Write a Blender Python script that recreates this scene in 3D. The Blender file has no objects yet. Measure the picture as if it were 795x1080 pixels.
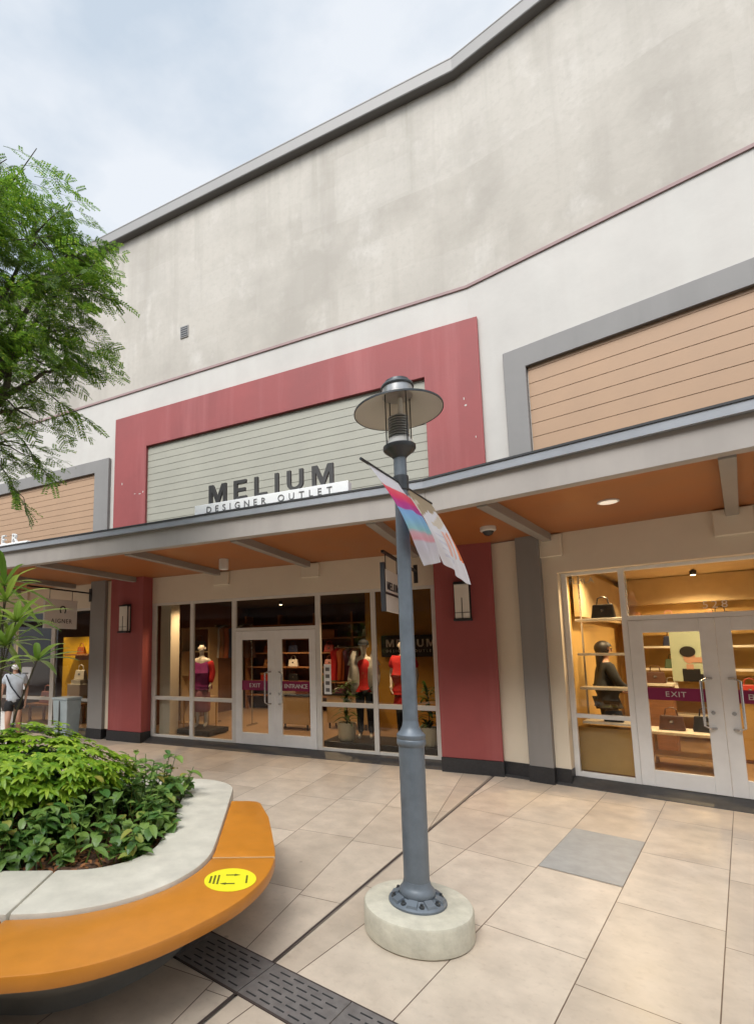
import bpy, bmesh, math, random
import numpy as np
from mathutils import Vector, Matrix

random.seed(7)
rng = np.random.default_rng(11)
R = math.radians
scene = bpy.context.scene
COL = scene.collection

# ------------------------------------------------------------------ camera
EYE = 1.75
pitch, roll = R(6.599), R(-0.6655)
cam_d = bpy.data.cameras.new('camera')
cam = bpy.data.objects.new('camera', cam_d)
COL.objects.link(cam)
cp, sp = math.cos(pitch), math.sin(pitch)
fw = Vector((0, cp, sp)); up0 = Vector((0, -sp, cp)); ex = Vector((1, 0, 0))
rt = math.cos(roll) * ex + math.sin(roll) * up0
up = -math.sin(roll) * ex + math.cos(roll) * up0
M = Matrix.Identity(4)
for i in range(3):
    M[i][0] = rt[i]; M[i][1] = up[i]; M[i][2] = -fw[i]
M[0][3], M[1][3], M[2][3] = 0, 0, EYE
cam.matrix_world = M
cam_d.sensor_fit = 'VERTICAL'
cam_d.sensor_height = 36
cam_d.lens = 536.3 / 1080 * 36
cam_d.shift_x = 0.0944
cam_d.shift_y = 0.0785
cam_d.clip_end = 500
cam_d.clip_start = 0.05
scene.camera = cam

# ------------------------------------------------------------------ sky and sun
SUN_EL, SUN_AZ = R(50), R(212)      # azimuth clockwise from +Y: behind the camera, a little to the left
world = bpy.data.worlds.new('World')
scene.world = world
world.use_nodes = True
nt = world.node_tree
nt.nodes.clear()
def wn(t, **k):
    n = nt.nodes.new(t)
    for a, b in k.items(): setattr(n, a, b)
    return n
sky = wn('ShaderNodeTexSky', sky_type='NISHITA', sun_disc=False, sun_elevation=SUN_EL, sun_rotation=SUN_AZ)
tc = wn('ShaderNodeTexCoord')
mp = wn('ShaderNodeMapping'); mp.inputs['Scale'].default_value = (1.0, 1.0, 2.2)
mp.inputs['Rotation'].default_value = (0.2, 0.1, 0.5)
nz = wn('ShaderNodeTexNoise'); nz.inputs['Scale'].default_value = 2.6; nz.inputs['Detail'].default_value = 7; nz.inputs['Roughness'].default_value = .52
rampc = wn('ShaderNodeValToRGB')
rampc.color_ramp.elements[0].position = .40; rampc.color_ramp.elements[0].color = (6.3, 7.2, 8.2, 1)
rampc.color_ramp.elements[1].position = .60; rampc.color_ramp.elements[1].color = (8.9, 9.3, 9.8, 1)
sep = wn('ShaderNodeSeparateXYZ')
mr = wn('ShaderNodeMapRange'); mr.inputs['From Min'].default_value = .56; mr.inputs['From Max'].default_value = 1
mr.inputs['To Min'].default_value = .70; mr.inputs['To Max'].default_value = 3.0
mul = wn('ShaderNodeVectorMath', operation='SCALE')
mixs = wn('ShaderNodeMix', data_type='RGBA'); mixs.inputs['Factor'].default_value = .88
bg = wn('ShaderNodeBackground'); bg.inputs['Strength'].default_value = .08
out = wn('ShaderNodeOutputWorld')
L_ = nt.links.new
L_(tc.outputs['Generated'], mp.inputs['Vector']); L_(mp.outputs[0], nz.inputs['Vector']); L_(nz.outputs['Fac'], rampc.inputs['Fac'])
dotn = wn('ShaderNodeVectorMath', operation='DOT_PRODUCT')
dotn.inputs[1].default_value = (math.sin(SUN_AZ) * math.cos(SUN_EL), math.cos(SUN_AZ) * math.cos(SUN_EL), math.sin(SUN_EL))
L_(tc.outputs['Generated'], dotn.inputs[0]); L_(dotn.outputs['Value'], mr.inputs['Value'])
L_(rampc.outputs['Color'], mul.inputs[0]); L_(mr.outputs[0], mul.inputs['Scale'])
L_(sky.outputs['Color'], mixs.inputs['A']); L_(mul.outputs[0], mixs.inputs['B'])
L_(mixs.outputs['Result'], bg.inputs['Color']); L_(bg.outputs[0], out.inputs['Surface'])

sun_d = bpy.data.lights.new('sun', 'SUN')
sun_d.energy = 1.5; sun_d.angle = R(28); sun_d.color = (1, .965, .91)
sun = bpy.data.objects.new('sun', sun_d); COL.objects.link(sun)
sv = Vector((math.sin(SUN_AZ) * math.cos(SUN_EL), math.cos(SUN_AZ) * math.cos(SUN_EL), math.sin(SUN_EL)))
sun.rotation_euler = sv.to_track_quat('Z', 'Y').to_euler()
sun.location = (0, -10, 20)

vs = scene.view_settings
vs.view_transform = 'Standard'; vs.look = 'None'; vs.gamma = 1; vs.exposure = .92
scene.render.engine = 'CYCLES'
scene.cycles.max_bounces = 8; scene.cycles.transparent_max_bounces = 12
scene.cycles.caustics_reflective = False; scene.cycles.caustics_refractive = False
scene.cycles.sample_clamp_indirect = 6
scene.cycles.use_denoising = True

# ------------------------------------------------------------------ frame of the two facade wings
F = Vector((2.970, 7.370, 0))
AL, AR = R(-26.924), R(-42.094)
KM = .1332                                    # mitre slope at the fold
ROT = {'L': AL, 'R': AR}
def W(w, u, v, z):                             # u along the wing, v out to the plaza, z up
    a = ROT[w]
    return F + Vector((math.cos(a), math.sin(a), 0)) * u + Vector((math.sin(a), -math.cos(a), 0)) * v + Vector((0, 0, z))

# ------------------------------------------------------------------ helpers
class MB:
    def __init__(s): s.v = []; s.f = []; s.m = []; s.uv = {}
    def add(s, vs_, fs, mi=0):
        b = len(s.v); s.v += [tuple(p) for p in vs_]
        for f in fs: s.f.append(tuple(i + b for i in f)); s.m.append(mi)
        return s
    def box(s, x0, x1, y0, y1, z0, z1, mi=0):
        return s.add([(x0, y0, z0), (x1, y0, z0), (x1, y1, z0), (x0, y1, z0), (x0, y0, z1), (x1, y0, z1), (x1, y1, z1), (x0, y1, z1)],
                     [(0, 3, 2, 1), (4, 5, 6, 7), (0, 1, 5, 4), (1, 2, 6, 5), (2, 3, 7, 6), (3, 0, 4, 7)], mi)
    def sweep_x(s, prof, x0, x1, mi=0, mitre=None):
        """prof: closed (y,z) loop; mitre 'L' cuts the x1 end at the fold, 'R' the x0 end."""
        n = len(prof); va = []; vb = []
        for y, z in prof:
            a = x0 + (-KM * y if mitre == 'R' else 0); b = x1 + (KM * y if mitre == 'L' else 0)
            va.append((a, y, z)); vb.append((b, y, z))
        fs = [(i, (i + 1) % n, n + (i + 1) % n, n + i) for i in range(n)] + [tuple(range(n))[::-1], tuple(range(n, 2 * n))]
        return s.add(va + vb, fs, mi)
    def rect_x(s, x0, x1, y0, y1, z0, z1, mi=0, mitre=None):
        return s.sweep_x([(y0, z0), (y0, z1), (y1, z1), (y1, z0)], x0, x1, mi, mitre)
    def tube(s, pts, rad, n=8, mi=0, cap=True):
        pts = [Vector(p) for p in pts]
        if not hasattr(rad, '__len__'): rad = [rad] * len(pts)
        vs_ = []; fs = []
        t0 = (pts[1] - pts[0]).normalized()
        ref = Vector((0, 0, 1)) if abs(t0.z) < .9 else Vector((1, 0, 0))
        nrm = t0.cross(ref).normalized()
        for i, p in enumerate(pts):
            t = (pts[min(i + 1, len(pts) - 1)] - pts[max(i - 1, 0)]).normalized()
            nrm = (nrm - t * nrm.dot(t)).normalized(); bn = t.cross(nrm)
            for k in range(n):
                a = 2 * math.pi * k / n
                vs_.append(p + (nrm * math.cos(a) + bn * math.sin(a)) * rad[i])
        for i in range(len(pts) - 1):
            for k in range(n):
                fs.append((i * n + k, i * n + (k + 1) % n, (i + 1) * n + (k + 1) % n, (i + 1) * n + k))
        if cap:
            fs.append(tuple(range(n))[::-1]); fs.append(tuple(range((len(pts) - 1) * n, len(pts) * n)))
        return s.add(vs_, fs, mi)
    def lathe(s, prof, n=32, c=(0, 0, 0), mi=0, cap=True, sx=1, sy=1):
        vs_ = []; fs = []
        for r, z in prof:
            for k in range(n):
                a = 2 * math.pi * k / n
                vs_.append((c[0] + sx * r * math.cos(a), c[1] + sy * r * math.sin(a), c[2] + z))
        for i in range(len(prof) - 1):
            for k in range(n):
                fs.append((i * n + k, i * n + (k + 1) % n, (i + 1) * n + (k + 1) % n, (i + 1) * n + k))
        if cap:
            fs.append(tuple(range(n))[::-1]); fs.append(tuple(range((len(prof) - 1) * n, len(prof) * n)))
        return s.add(vs_, fs, mi)
    def prism(s, pts, z0, z1, mi=0):
        n = len(pts)
        return s.add([(x, y, z0) for x, y in pts] + [(x, y, z1) for x, y in pts],
                     [tuple(range(n))[::-1], tuple(range(n, 2 * n))] + [(i, (i + 1) % n, n + (i + 1) % n, n + i) for i in range(n)], mi)
    def build(s, name, mats, parent=None, bevel=0, seg=2, smooth=None, loc=(0, 0, 0), rot=0, recalc=True):
        me = bpy.data.meshes.new(name)
        me.from_pydata(s.v, [], s.f)
        if not isinstance(mats, (list, tuple)): mats = [mats]
        for m in mats: me.materials.append(m)
        if len(mats) > 1: me.polygons.foreach_set('material_index', s.m)
        if recalc or bevel:
            bm = bmesh.new(); bm.from_mesh(me)
            if recalc: bmesh.ops.recalc_face_normals(bm, faces=bm.faces)
            if bevel:
                ed = [e for e in bm.edges if len(e.link_faces) == 2 and e.calc_face_angle(0) > .6]
                bmesh.ops.bevel(bm, geom=ed, offset=bevel, segments=seg, affect='EDGES', profile=.5, clamp_overlap=True)
            bm.to_mesh(me); bm.free()
        if smooth:
            me.polygons.foreach_set('use_smooth', [True] * len(me.polygons))
            me.set_sharp_from_angle(angle=R(smooth))
        me.update()
        o = bpy.data.objects.new(name, me); COL.objects.link(o)
        o.location = loc; o.rotation_euler = (0, 0, rot)
        if parent: o.parent = parent
        return o

def tag(o, label=None, cat=None, group=None, kind=None):
    if label: o['label'] = label
    if cat: o['category'] = cat
    if group: o['group'] = group
    if kind: o['kind'] = kind
    return o
def thing(name, label, cat, loc=(0, 0, 0), rot=0, group=None):
    o = bpy.data.objects.new(name, None); COL.objects.link(o)
    o.empty_display_size = .1
    o.location = loc; o.rotation_euler = (0, 0, rot)
    return tag(o, label, cat, group)
def copy_tree(o, parent=None):
    c = o.copy(); COL.objects.link(c); c.parent = parent
    for ch in list(o.children): copy_tree(ch, c)
    return c

# ------------------------------------------------------------------ materials
def new_mat(name):
    m = bpy.data.materials.new(name); m.use_nodes = True
    t = m.node_tree; t.nodes.clear()
    o = t.nodes.new('ShaderNodeOutputMaterial'); b = t.nodes.new('ShaderNodeBsdfPrincipled')
    t.links.new(b.outputs[0], o.inputs[0])
    return m, t, b, o
def mat(name, c, rough=.6, var=.08, scale=3.0, bump=.0, bscale=60, metal=0, spec=.5, coat=0, stretch=None, streak=0, streakcol=None, emit=None):
    m, t, b, o = new_mat(name)
    N = t.nodes.new; K = t.links.new
    b.inputs['Roughness'].default_value = rough; b.inputs['Metallic'].default_value = metal
    b.inputs['Specular IOR Level'].default_value = spec; b.inputs['Coat Weight'].default_value = coat
    tc = N('ShaderNodeTexCoord'); mp = N('ShaderNodeMapping'); K(tc.outputs['Object'], mp.inputs[0])
    if stretch: mp.inputs['Scale'].default_value = stretch
    nz = N('ShaderNodeTexNoise'); nz.inputs['Scale'].default_value = scale; nz.inputs['Detail'].default_value = 6; nz.inputs['Roughness'].default_value = .62
    K(mp.outputs[0], nz.inputs['Vector'])
    mx = N('ShaderNodeMix'); mx.data_type = 'RGBA'
    mx.inputs['A'].default_value = tuple(x * (1 - var) for x in c) + (1,)
    mx.inputs['B'].default_value = tuple(min(1, x * (1 + var)) for x in c) + (1,)
    rr = N('ShaderNodeMapRange'); rr.inputs['From Min'].default_value = .3; rr.inputs['From Max'].default_value = .7
    K(nz.outputs['Fac'], rr.inputs[0]); K(rr.outputs[0], mx.inputs['Factor'])
    last = mx.outputs['Result']
    if streak:
        mp2 = N('ShaderNodeMapping'); K(tc.outputs['Object'], mp2.inputs[0]); mp2.inputs['Scale'].default_value = (3.2, 3.2, .22)
        n2 = N('ShaderNodeTexNoise'); n2.inputs['Scale'].default_value = 1.0; n2.inputs['Detail'].default_value = 6; n2.inputs['Roughness'].default_value = .6
        K(mp2.outputs[0], n2.inputs['Vector'])
        r2 = N('ShaderNodeMapRange'); r2.inputs['From Min'].default_value = .48; r2.inputs['From Max'].default_value = .75; r2.inputs['To Max'].default_value = streak
        K(n2.outputs['Fac'], r2.inputs[0])
        m2 = N('ShaderNodeMix'); m2.data_type = 'RGBA'
        sc = streakcol or tuple(x * .62 for x in c)
        m2.inputs['B'].default_value = sc + (1,)
        K(last, m2.inputs['A']); K(r2.outputs[0], m2.inputs['Factor']); last = m2.outputs['Result']
    K(last, b.inputs['Base Color'])
    rv = N('ShaderNodeMapRange'); rv.inputs['To Min'].default_value = max(.02, rough - .08); rv.inputs['To Max'].default_value = min(1, rough + .08)
    K(nz.outputs['Fac'], rv.inputs[0]); K(rv.outputs[0], b.inputs['Roughness'])
    if bump:
        nb = N('ShaderNodeTexNoise'); nb.inputs['Scale'].default_value = bscale; nb.inputs['Detail'].default_value = 4
        K(tc.outputs['Object'], nb.inputs['Vector'])
        bp = N('ShaderNodeBump'); bp.inputs['Strength'].default_value = bump; bp.inputs['Distance'].default_value = .01
        K(nb.outputs['Fac'], bp.inputs['Height']); K(bp.outputs[0], b.inputs['Normal'])
    if emit:
        b.inputs['Emission Color'].default_value = emit[0] + (1,); b.inputs['Emission Strength'].default_value = emit[1]
    return m
def glass_mat(name, tint=(.9, .92, .9), ior=1.5, gain=1.0):
    m = bpy.data.materials.new(name); m.use_nodes = True; t = m.node_tree; t.nodes.clear()
    N = t.nodes.new; K = t.links.new
    o = N('ShaderNodeOutputMaterial'); mx = N('ShaderNodeMixShader'); fr = N('ShaderNodeFresnel'); fr.inputs['IOR'].default_value = ior
    tr = N('ShaderNodeBsdfTransparent'); tr.inputs[0].default_value = tint + (1,)
    gl = N('ShaderNodeBsdfGlossy'); gl.inputs['Roughness'].default_value = .015; gl.inputs['Color'].default_value = (gain, gain, gain, 1)
    ge = N('ShaderNodeNewGeometry'); bf = N('ShaderNodeMath'); bf.operation = 'SUBTRACT'; bf.inputs[0].default_value = 1; K(ge.outputs['Backfacing'], bf.inputs[1])
    ml = N('ShaderNodeMath'); ml.operation = 'MULTIPLY'; K(fr.outputs[0], ml.inputs[0]); K(bf.outputs[0], ml.inputs[1]); fr = ml
    K(fr.outputs[0], mx.inputs[0]); K(tr.outputs[0], mx.inputs[1]); K(gl.outputs[0], mx.inputs[2]); K(mx.outputs[0], o.inputs[0])
    return m
def leaf_mat(name, c1, c2, c3=None, rough=.45, trans=.3):
    m, t, b, o = new_mat(name); N = t.nodes.new; K = t.links.new
    g = N('ShaderNodeNewGeometry'); cr = N('ShaderNodeValToRGB')
    e = cr.color_ramp.elements
    e[0].color = c1 + (1,); e[1].color = c2 + (1,)
    if c3:
        x = e.new(.93); x.color = c2 + (1,); e[-1].color = c3 + (1,)
    K(g.outputs['Random Per Island'], cr.inputs[0]); K(cr.outputs[0], b.inputs['Base Color'])
    b.inputs['Roughness'].default_value = rough
    tl = N('ShaderNodeBsdfTranslucent'); mx = N('ShaderNodeMixShader'); mx.inputs[0].default_value = trans
    hs = N('ShaderNodeHueSaturation'); hs.inputs['Value'].default_value = 1.5; K(cr.outputs[0], hs.inputs['Color']); K(hs.outputs[0], tl.inputs[0])
    K(b.outputs[0], mx.inputs[1]); K(tl.outputs[0], mx.inputs[2]); K(mx.outputs[0], o.inputs[0])
    return m
def lerp3(a, b, t): return tuple(x * (1 - t) + y * t for x, y in zip(a, b))

# stained render on the tall wall: patches, drip streaks, faint formwork seams
def stained_wall(name):
    m, t, b, o = new_mat(name); N = t.nodes.new; K = t.links.new
    b.inputs['Roughness'].default_value = .85
    tc = N('ShaderNodeTexCoord')
    def noise(scale, det, sc=None, dist=0):
        n = N('ShaderNodeTexNoise'); n.inputs['Scale'].default_value = scale; n.inputs['Detail'].default_value = det; n.inputs['Roughness'].default_value = .62; n.inputs['Distortion'].default_value = dist
        if sc:
            mp = N('ShaderNodeMapping'); mp.inputs['Scale'].default_value = sc; K(tc.outputs['Object'], mp.inputs[0]); K(mp.outputs[0], n.inputs['Vector'])
        else: K(tc.outputs['Object'], n.inputs['Vector'])
        return n
    def rng_(src, a, b_, lo=0, hi=1):
        r = N('ShaderNodeMapRange'); r.inputs['From Min'].default_value = a; r.inputs['From Max'].default_value = b_
        r.inputs['To Min'].default_value = lo; r.inputs['To Max'].default_value = hi; K(src, r.inputs[0]); return r.outputs[0]
    def mix(a, bcol, fac):
        x = N('ShaderNodeMix'); x.data_type = 'RGBA'
        if isinstance(a, tuple): x.inputs['A'].default_value = a + (1,)
        else: K(a, x.inputs['A'])
        x.inputs['B'].default_value = bcol + (1,); K(fac, x.inputs['Factor']); return x.outputs['Result']
    base = (.45, .41, .355)
    c = mix(base, (.345, .312, .268), rng_(noise(.5, 10).outputs['Fac'], .44, .60, 0, .85))
    # roller patches left by repainting: big soft rectangles, two sizes
    for (bw, bh, off, lo) in ((2.3, 1.15, .37, .30), (.9, .62, .43, .22)):
        mpb = N('ShaderNodeMapping'); mpb.inputs['Rotation'].default_value = (R(90), 0, 0); mpb.inputs['Location'].default_value = (off * 3, off, 0); K(tc.outputs['Object'], mpb.inputs[0])
        wob = N('ShaderNodeMix'); wob.data_type = 'RGBA'; wob.inputs['Factor'].default_value = .10
        wn_ = noise(2.2, 5); K(mpb.outputs[0], wob.inputs['A']); K(wn_.outputs['Color'], wob.inputs['B'])
        br = N('ShaderNodeTexBrick'); br.offset = off; br.inputs['Scale'].default_value = 1; br.inputs['Brick Width'].default_value = bw; br.inputs['Row Height'].default_value = bh
        br.inputs['Mortar Size'].default_value = 0; br.inputs['Color1'].default_value = (0, 0, 0, 1); br.inputs['Color2'].default_value = (1, 1, 1, 1); br.inputs['Mortar'].default_value = (.5, .5, .5, 1)
        K(wob.outputs['Result'], br.inputs['Vector'])
        bwn = N('ShaderNodeRGBToBW'); K(br.outputs['Color'], bwn.inputs[0])
        c = mix(c, (.54, .50, .445), rng_(bwn.outputs[0], .45, 1, 0, lo))
    c = mix(c, (.56, .522, .47), rng_(noise(1.6, 9, (1, 1, .7)).outputs['Fac'], .55, .70, 0, .6))
    c = mix(c, (.34, .305, .262), rng_(noise(1, 7, (2.4, 2.4, .16)).outputs['Fac'], .52, .74, 0, .55))
    c = mix(c, (.37, .335, .29), rng_(noise(11, 6).outputs['Fac'], .5, .8, 0, .6))
    # water runs below the coping
    sx = N('ShaderNodeSeparateXYZ'); K(tc.outputs['Object'], sx.inputs[0])
    run = N('ShaderNodeMath'); run.operation = 'MULTIPLY'; K(rng_(sx.outputs['Z'], 9.0, 11.1), run.inputs[0]); K(rng_(noise(1, 5, (3.5, 3.5, .08)).outputs['Fac'], .5, .7, 0, .4), run.inputs[1])
    c = mix(c, (.27, .25, .20), run.outputs[0])
    K(c, b.inputs['Base Color'])
    bp = N('ShaderNodeBump'); bp.inputs['Strength'].default_value = .25; bp.inputs['Distance'].default_value = .01
    K(noise(14, 6).outputs['Fac'], bp.inputs['Height']); K(bp.outputs[0], b.inputs['Normal'])
    return m

def tile_mat(name, c1, c2, mortar, w, h):
    m, t, b, o = new_mat(name); N = t.nodes.new; K = t.links.new
    uv = N('ShaderNodeUVMap'); uv.uv_map = 'UVMap'
    br = N('ShaderNodeTexBrick'); br.offset = 0; br.inputs['Scale'].default_value = 1
    br.inputs['Brick Width'].default_value = w; br.inputs['Row Height'].default_value = h
    br.inputs['Mortar Size'].default_value = .0036; br.inputs['Mortar Smooth'].default_value = .35
    br.inputs['Color1'].default_value = c1 + (1,); br.inputs['Color2'].default_value = c2 + (1,); br.inputs['Mortar'].default_value = mortar + (1,)
    K(uv.outputs[0], br.inputs['Vector'])
    tc = N('ShaderNodeTexCoord')
    n1 = N('ShaderNodeTexNoise'); n1.inputs['Scale'].default_value = 5.5; n1.inputs['Detail'].default_value = 9; n1.inputs['Roughness'].default_value = .6
    K(tc.outputs['Object'], n1.inputs['Vector'])
    n2 = N('ShaderNodeTexNoise'); n2.inputs['Scale'].default_value = .7; n2.inputs['Detail'].default_value = 4; K(tc.outputs['Object'], n2.inputs['Vector'])
    r1 = N('ShaderNodeMapRange'); r1.inputs['From Min'].default_value = .35; r1.inputs['From Max'].default_value = .68; r1.inputs['To Min'].default_value = .88; r1.inputs['To Max'].default_value = 1.08
    K(n1.outputs['Fac'], r1.inputs[0])
    r2 = N('ShaderNodeMapRange'); r2.inputs['From Min'].default_value = .35; r2.inputs['From Max'].default_value = .65; r2.inputs['To Min'].default_value = .88; r2.inputs['To Max'].default_value = 1.06
    K(n2.outputs['Fac'], r2.inputs[0])
    v1 = N('ShaderNodeVectorMath'); v1.operation = 'SCALE'; K(br.outputs['Color'], v1.inputs[0]); K(r1.outputs[0], v1.inputs['Scale'])
    v2 = N('ShaderNodeVectorMath'); v2.operation = 'SCALE'; K(v1.outputs[0], v2.inputs[0]); K(r2.outputs[0], v2.inputs['Scale'])
    vo = N('ShaderNodeTexVoronoi'); vo.inputs['Scale'].default_value = 1.7; K(tc.outputs['Object'], vo.inputs['Vector'])
    rs = N('ShaderNodeMapRange'); rs.inputs['From Min'].default_value = .018; rs.inputs['From Max'].default_value = .03; rs.inputs['To Min'].default_value = .45; rs.inputs['To Max'].default_value = 0; K(vo.outputs['Distance'], rs.inputs[0])
    n4 = N('ShaderNodeTexNoise'); n4.inputs['Scale'].default_value = 26; n4.inputs['Detail'].default_value = 7; K(tc.outputs['Object'], n4.inputs['Vector'])
    r4 = N('ShaderNodeMapRange'); r4.inputs['From Min'].default_value = .56; r4.inputs['From Max'].default_value = .78; r4.inputs['To Max'].default_value = .28; K(n4.outputs['Fac'], r4.inputs[0])
    m4 = N('ShaderNodeMix'); m4.data_type = 'RGBA'; m4.inputs['B'].default_value = (.30, .22, .16, 1); K(v2.outputs[0], m4.inputs['A']); K(r4.outputs[0], m4.inputs['Factor'])
    m5 = N('ShaderNodeMix'); m5.data_type = 'RGBA'; m5.inputs['B'].default_value = (.16, .13, .11, 1); K(m4.outputs['Result'], m5.inputs['A']); K(rs.outputs[0], m5.inputs['Factor'])
    K(m5.outputs['Result'], b.inputs['Base Color'])
    r3 = N('ShaderNodeMapRange'); r3.inputs['To Min'].default_value = .22; r3.inputs['To Max'].default_value = .42; K(n1.outputs['Fac'], r3.inputs[0]); K(r3.outputs[0], b.inputs['Roughness'])
    bp = N('ShaderNodeBump'); bp.inputs['Strength'].default_value = .35; bp.inputs['Distance'].default_value = .003
    inv = N('ShaderNodeMath'); inv.operation = 'SUBTRACT'; inv.inputs[0].default_value = 1; K(br.outputs['Fac'], inv.inputs[1])
    K(inv.outputs[0], bp.inputs['Height']); K(bp.outputs[0], b.inputs['Normal'])
    return m

# horizontal siding: a groove every `pitch` metres, in the surface itself
def siding_mat(name, c, pitch, z0=0, rough=.6):
    m = mat(name, c, rough, .10, 2.0, .05, 30, stretch=(1, 1, 3))
    t = m.node_tree; N = t.nodes.new; K = t.links.new
    b = [n for n in t.nodes if n.type == 'BSDF_PRINCIPLED'][0]
    return m

MT = {}
MT['wall_hi'] = stained_wall('stained_grey_render')
MT['wall_lo'] = mat('off_white_render', (.505, .475, .435), .8, .09, .8, .15, 14, streak=.35, streakcol=(.56, .545, .50))
MT['cream'] = mat('cream_paint', (.66, .58, .46), .7, .05, 1.2, .08, 20)
MT['trim'] = mat('dusty_pink_trim', (.30, .20, .19), .7)
MT['cornice'] = mat('warm_grey_metal', (.235, .22, .205), .55, .08, 1.5)
MT['cornice_d'] = mat('dark_grey_metal', (.115, .11, .105), .6, .08, 1.5)
MT['red'] = mat('faded_red_paint', (.27, .057, .054), .66, .14, .9, .10, 24, streak=.5, streakcol=(.39, .12, .115))
MT['grey'] = mat('mid_grey_paint', (.225, .212, .20), .65, .07, 1.2, .06, 20, streak=.25)
MT['pan_g'] = mat('sage_siding', (.325, .31, .25), .6, .07, 1.6, .04, 40)
MT['pan_b'] = mat('tan_siding', (.40, .25, .15), .6, .06, 1.6, .04, 40)
MT['base'] = mat('black_granite', (.022, .022, .024), .45, .3, 30)
MT['step'] = mat('dark_granite_step', (.045, .043, .042), .5, .25, 18, .05, 80)
MT['fascia'] = mat('canopy_fascia', (.36, .325, .295), .6, .10, 1.1, streak=.3)
MT['cap'] = mat('zinc_flashing', (.30, .315, .34), .4, .12, 1.5, metal=.2)
MT['roofd'] = mat('dark_roof_edge', (.03, .03, .032), .6)
MT['soffit'] = mat('orange_brown_soffit', (.33, .115, .03), .45, .10, 1.4)
MT['beam'] = mat('taupe_beam', (.27, .245, .22), .55, .08, 1.5)
MT['alu'] = mat('brushed_aluminium', (.72, .71, .69), .4, .05, 5)
MT['alu_d'] = mat('dull_aluminium', (.60, .58, .54), .42, .06, 5)
MT['steel'] = mat('steel_handle', (.55, .55, .55), .25, .05, 5, metal=.9)
MT['glass'] = glass_mat('shop_glass', (.82, .82, .80))
MT['glass_w'] = glass_mat('clear_glass', (.93, .93, .92))
MT['magenta'] = mat('magenta_film', (.21, .004, .058), .4)
MT['white'] = mat('white_acrylic', (.80, .80, .79), .4, .03)
MT['offwhite'] = mat('off_white_plastic', (.62, .60, .56), .5, .03)
MT['black'] = mat('black_metal', (.016, .016, .018), .45)
MT['charcoal'] = mat('charcoal_letters', (.045, .043, .042), .5)
MT['ltgrey'] = mat('grey_letters', (.14, .14, .14), .5)
MT['lamp'] = mat('blue_grey_paint', (.125, .148, .172), .42, .16, 9, .08, 30, metal=.1, streak=.4, streakcol=(.20, .215, .225))
MT['lamp_d'] = mat('dark_lamp_metal', (.055, .06, .065), .38, .15, 6, metal=.4)
MT['lamp_s'] = mat('galvanised_metal', (.38, .38, .38), .35, .15, 8, metal=.7)
MT['louvre'] = mat('louvre_metal', (.46, .47, .47), .4, .15, 8, metal=.3)
MT['disc'] = mat('lamp_shade_inside', (.54, .49, .42), .5, .10, 3)
def frosted(name, c):
    m, t, b, o = new_mat(name); N = t.nodes.new; K = t.links.new
    b.inputs['Base Color'].default_value = c + (1,); b.inputs['Roughness'].default_value = .4
    tl = N('ShaderNodeBsdfTranslucent'); tl.inputs[0].default_value = c + (1,); mx = N('ShaderNodeMixShader'); mx.inputs[0].default_value = .33
    K(b.outputs[0], mx.inputs[1]); K(tl.outputs[0], mx.inputs[2]); K(mx.outputs[0], o.inputs[0]); return m
MT['disc'] = frosted('frosted_shade', (.55, .51, .45))
MT['conc'] = mat('weathered_concrete', (.50, .465, .37), .85, .2, 7, .35, 30, streak=.5, streakcol=(.33, .31, .23))
MT['conc_t'] = mat('pale_concrete_top', (.52, .49, .40), .8, .14, 4, .2, 40)
MT['rim'] = mat('pale_terrazzo', (.57, .53, .44), .62, .14, 5, .12, 45, streak=.3)
MT['bench'] = mat('ochre_solid_surface', (.53, .195, .019), .36, .07, 9, .05, 30)
MT['bench_gap'] = mat('sealant_pale', (.60, .42, .22), .6)
MT['plinth'] = mat('bowl_concrete', (.20, .19, .165), .8, .15, 4, .15, 30)
MT['soil'] = mat('soil_and_mulch', (.10, .05, .028), .95, .5, 40, .8, 50)
MT['yellow'] = mat('yellow_sticker', (.80, .72, .02), .5, .03)
MT['ink'] = mat('dark_olive_ink', (.09, .09, .01), .6)
MT['drain'] = mat('cast_drain_cover', (.15, .135, .125), .5, .25, 14, .15, 60)
MT['slot'] = mat('drain_slot', (.02, .02, .02), .9)
MT['bark'] = mat('grey_bark', (.09, .075, .055), .9, .3, 14, .5, 25)
MT['leaf_tree'] = leaf_mat('feathery_leaf', (.040, .105, .012), (.16, .27, .024), (.30, .34, .05), .42, .45)
MT['leaf_bush'] = leaf_mat('lime_leaf', (.10, .24, .012), (.34, .47, .035), (.46, .56, .08), .4, .3)
MT['leaf_bush_shade'] = leaf_mat('shaded_inner_leaf', (.022, .06, .010), (.05, .12, .014), None, .5, .2)  # bush leaf again, with the shade inside the bush put into its colour
MT['leaf_low'] = leaf_mat('glossy_low_leaf', (.05, .135, .028), (.19, .29, .06), (.36, .30, .06), .32, .25)
MT['leaf_litter'] = leaf_mat('dry_leaf', (.17, .055, .016), (.36, .15, .05), None, .8, .1)
MT['leaf_palm'] = leaf_mat('palm_leaf', (.09, .20, .025), (.30, .40, .07), (.52, .52, .22), .33, .3)
MT['tile'] = tile_mat('cream_paving', (.49, .405, .315), (.595, .50, .395), (.13, .09, .065), 1.16, .577)
MT['tile_g'] = mat('grey_paving', (.30, .295, .28), .45, .14, 9, .05, 60)
MT['ground'] = mat('plaza_ground', (.40, .34, .28), .7, .1, 2)
MT['joint'] = mat('dark_joint', (.05, .035, .03), .7)

# ------------------------------------------------------------------ ground
g = MB().add([(-150, -150, -.012), (150, -150, -.012), (150, 150, -.012), (-150, 150, -.012)], [(0, 1, 2, 3)]).build('ground', MT['ground'])
tag(g, kind='structure')

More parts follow.
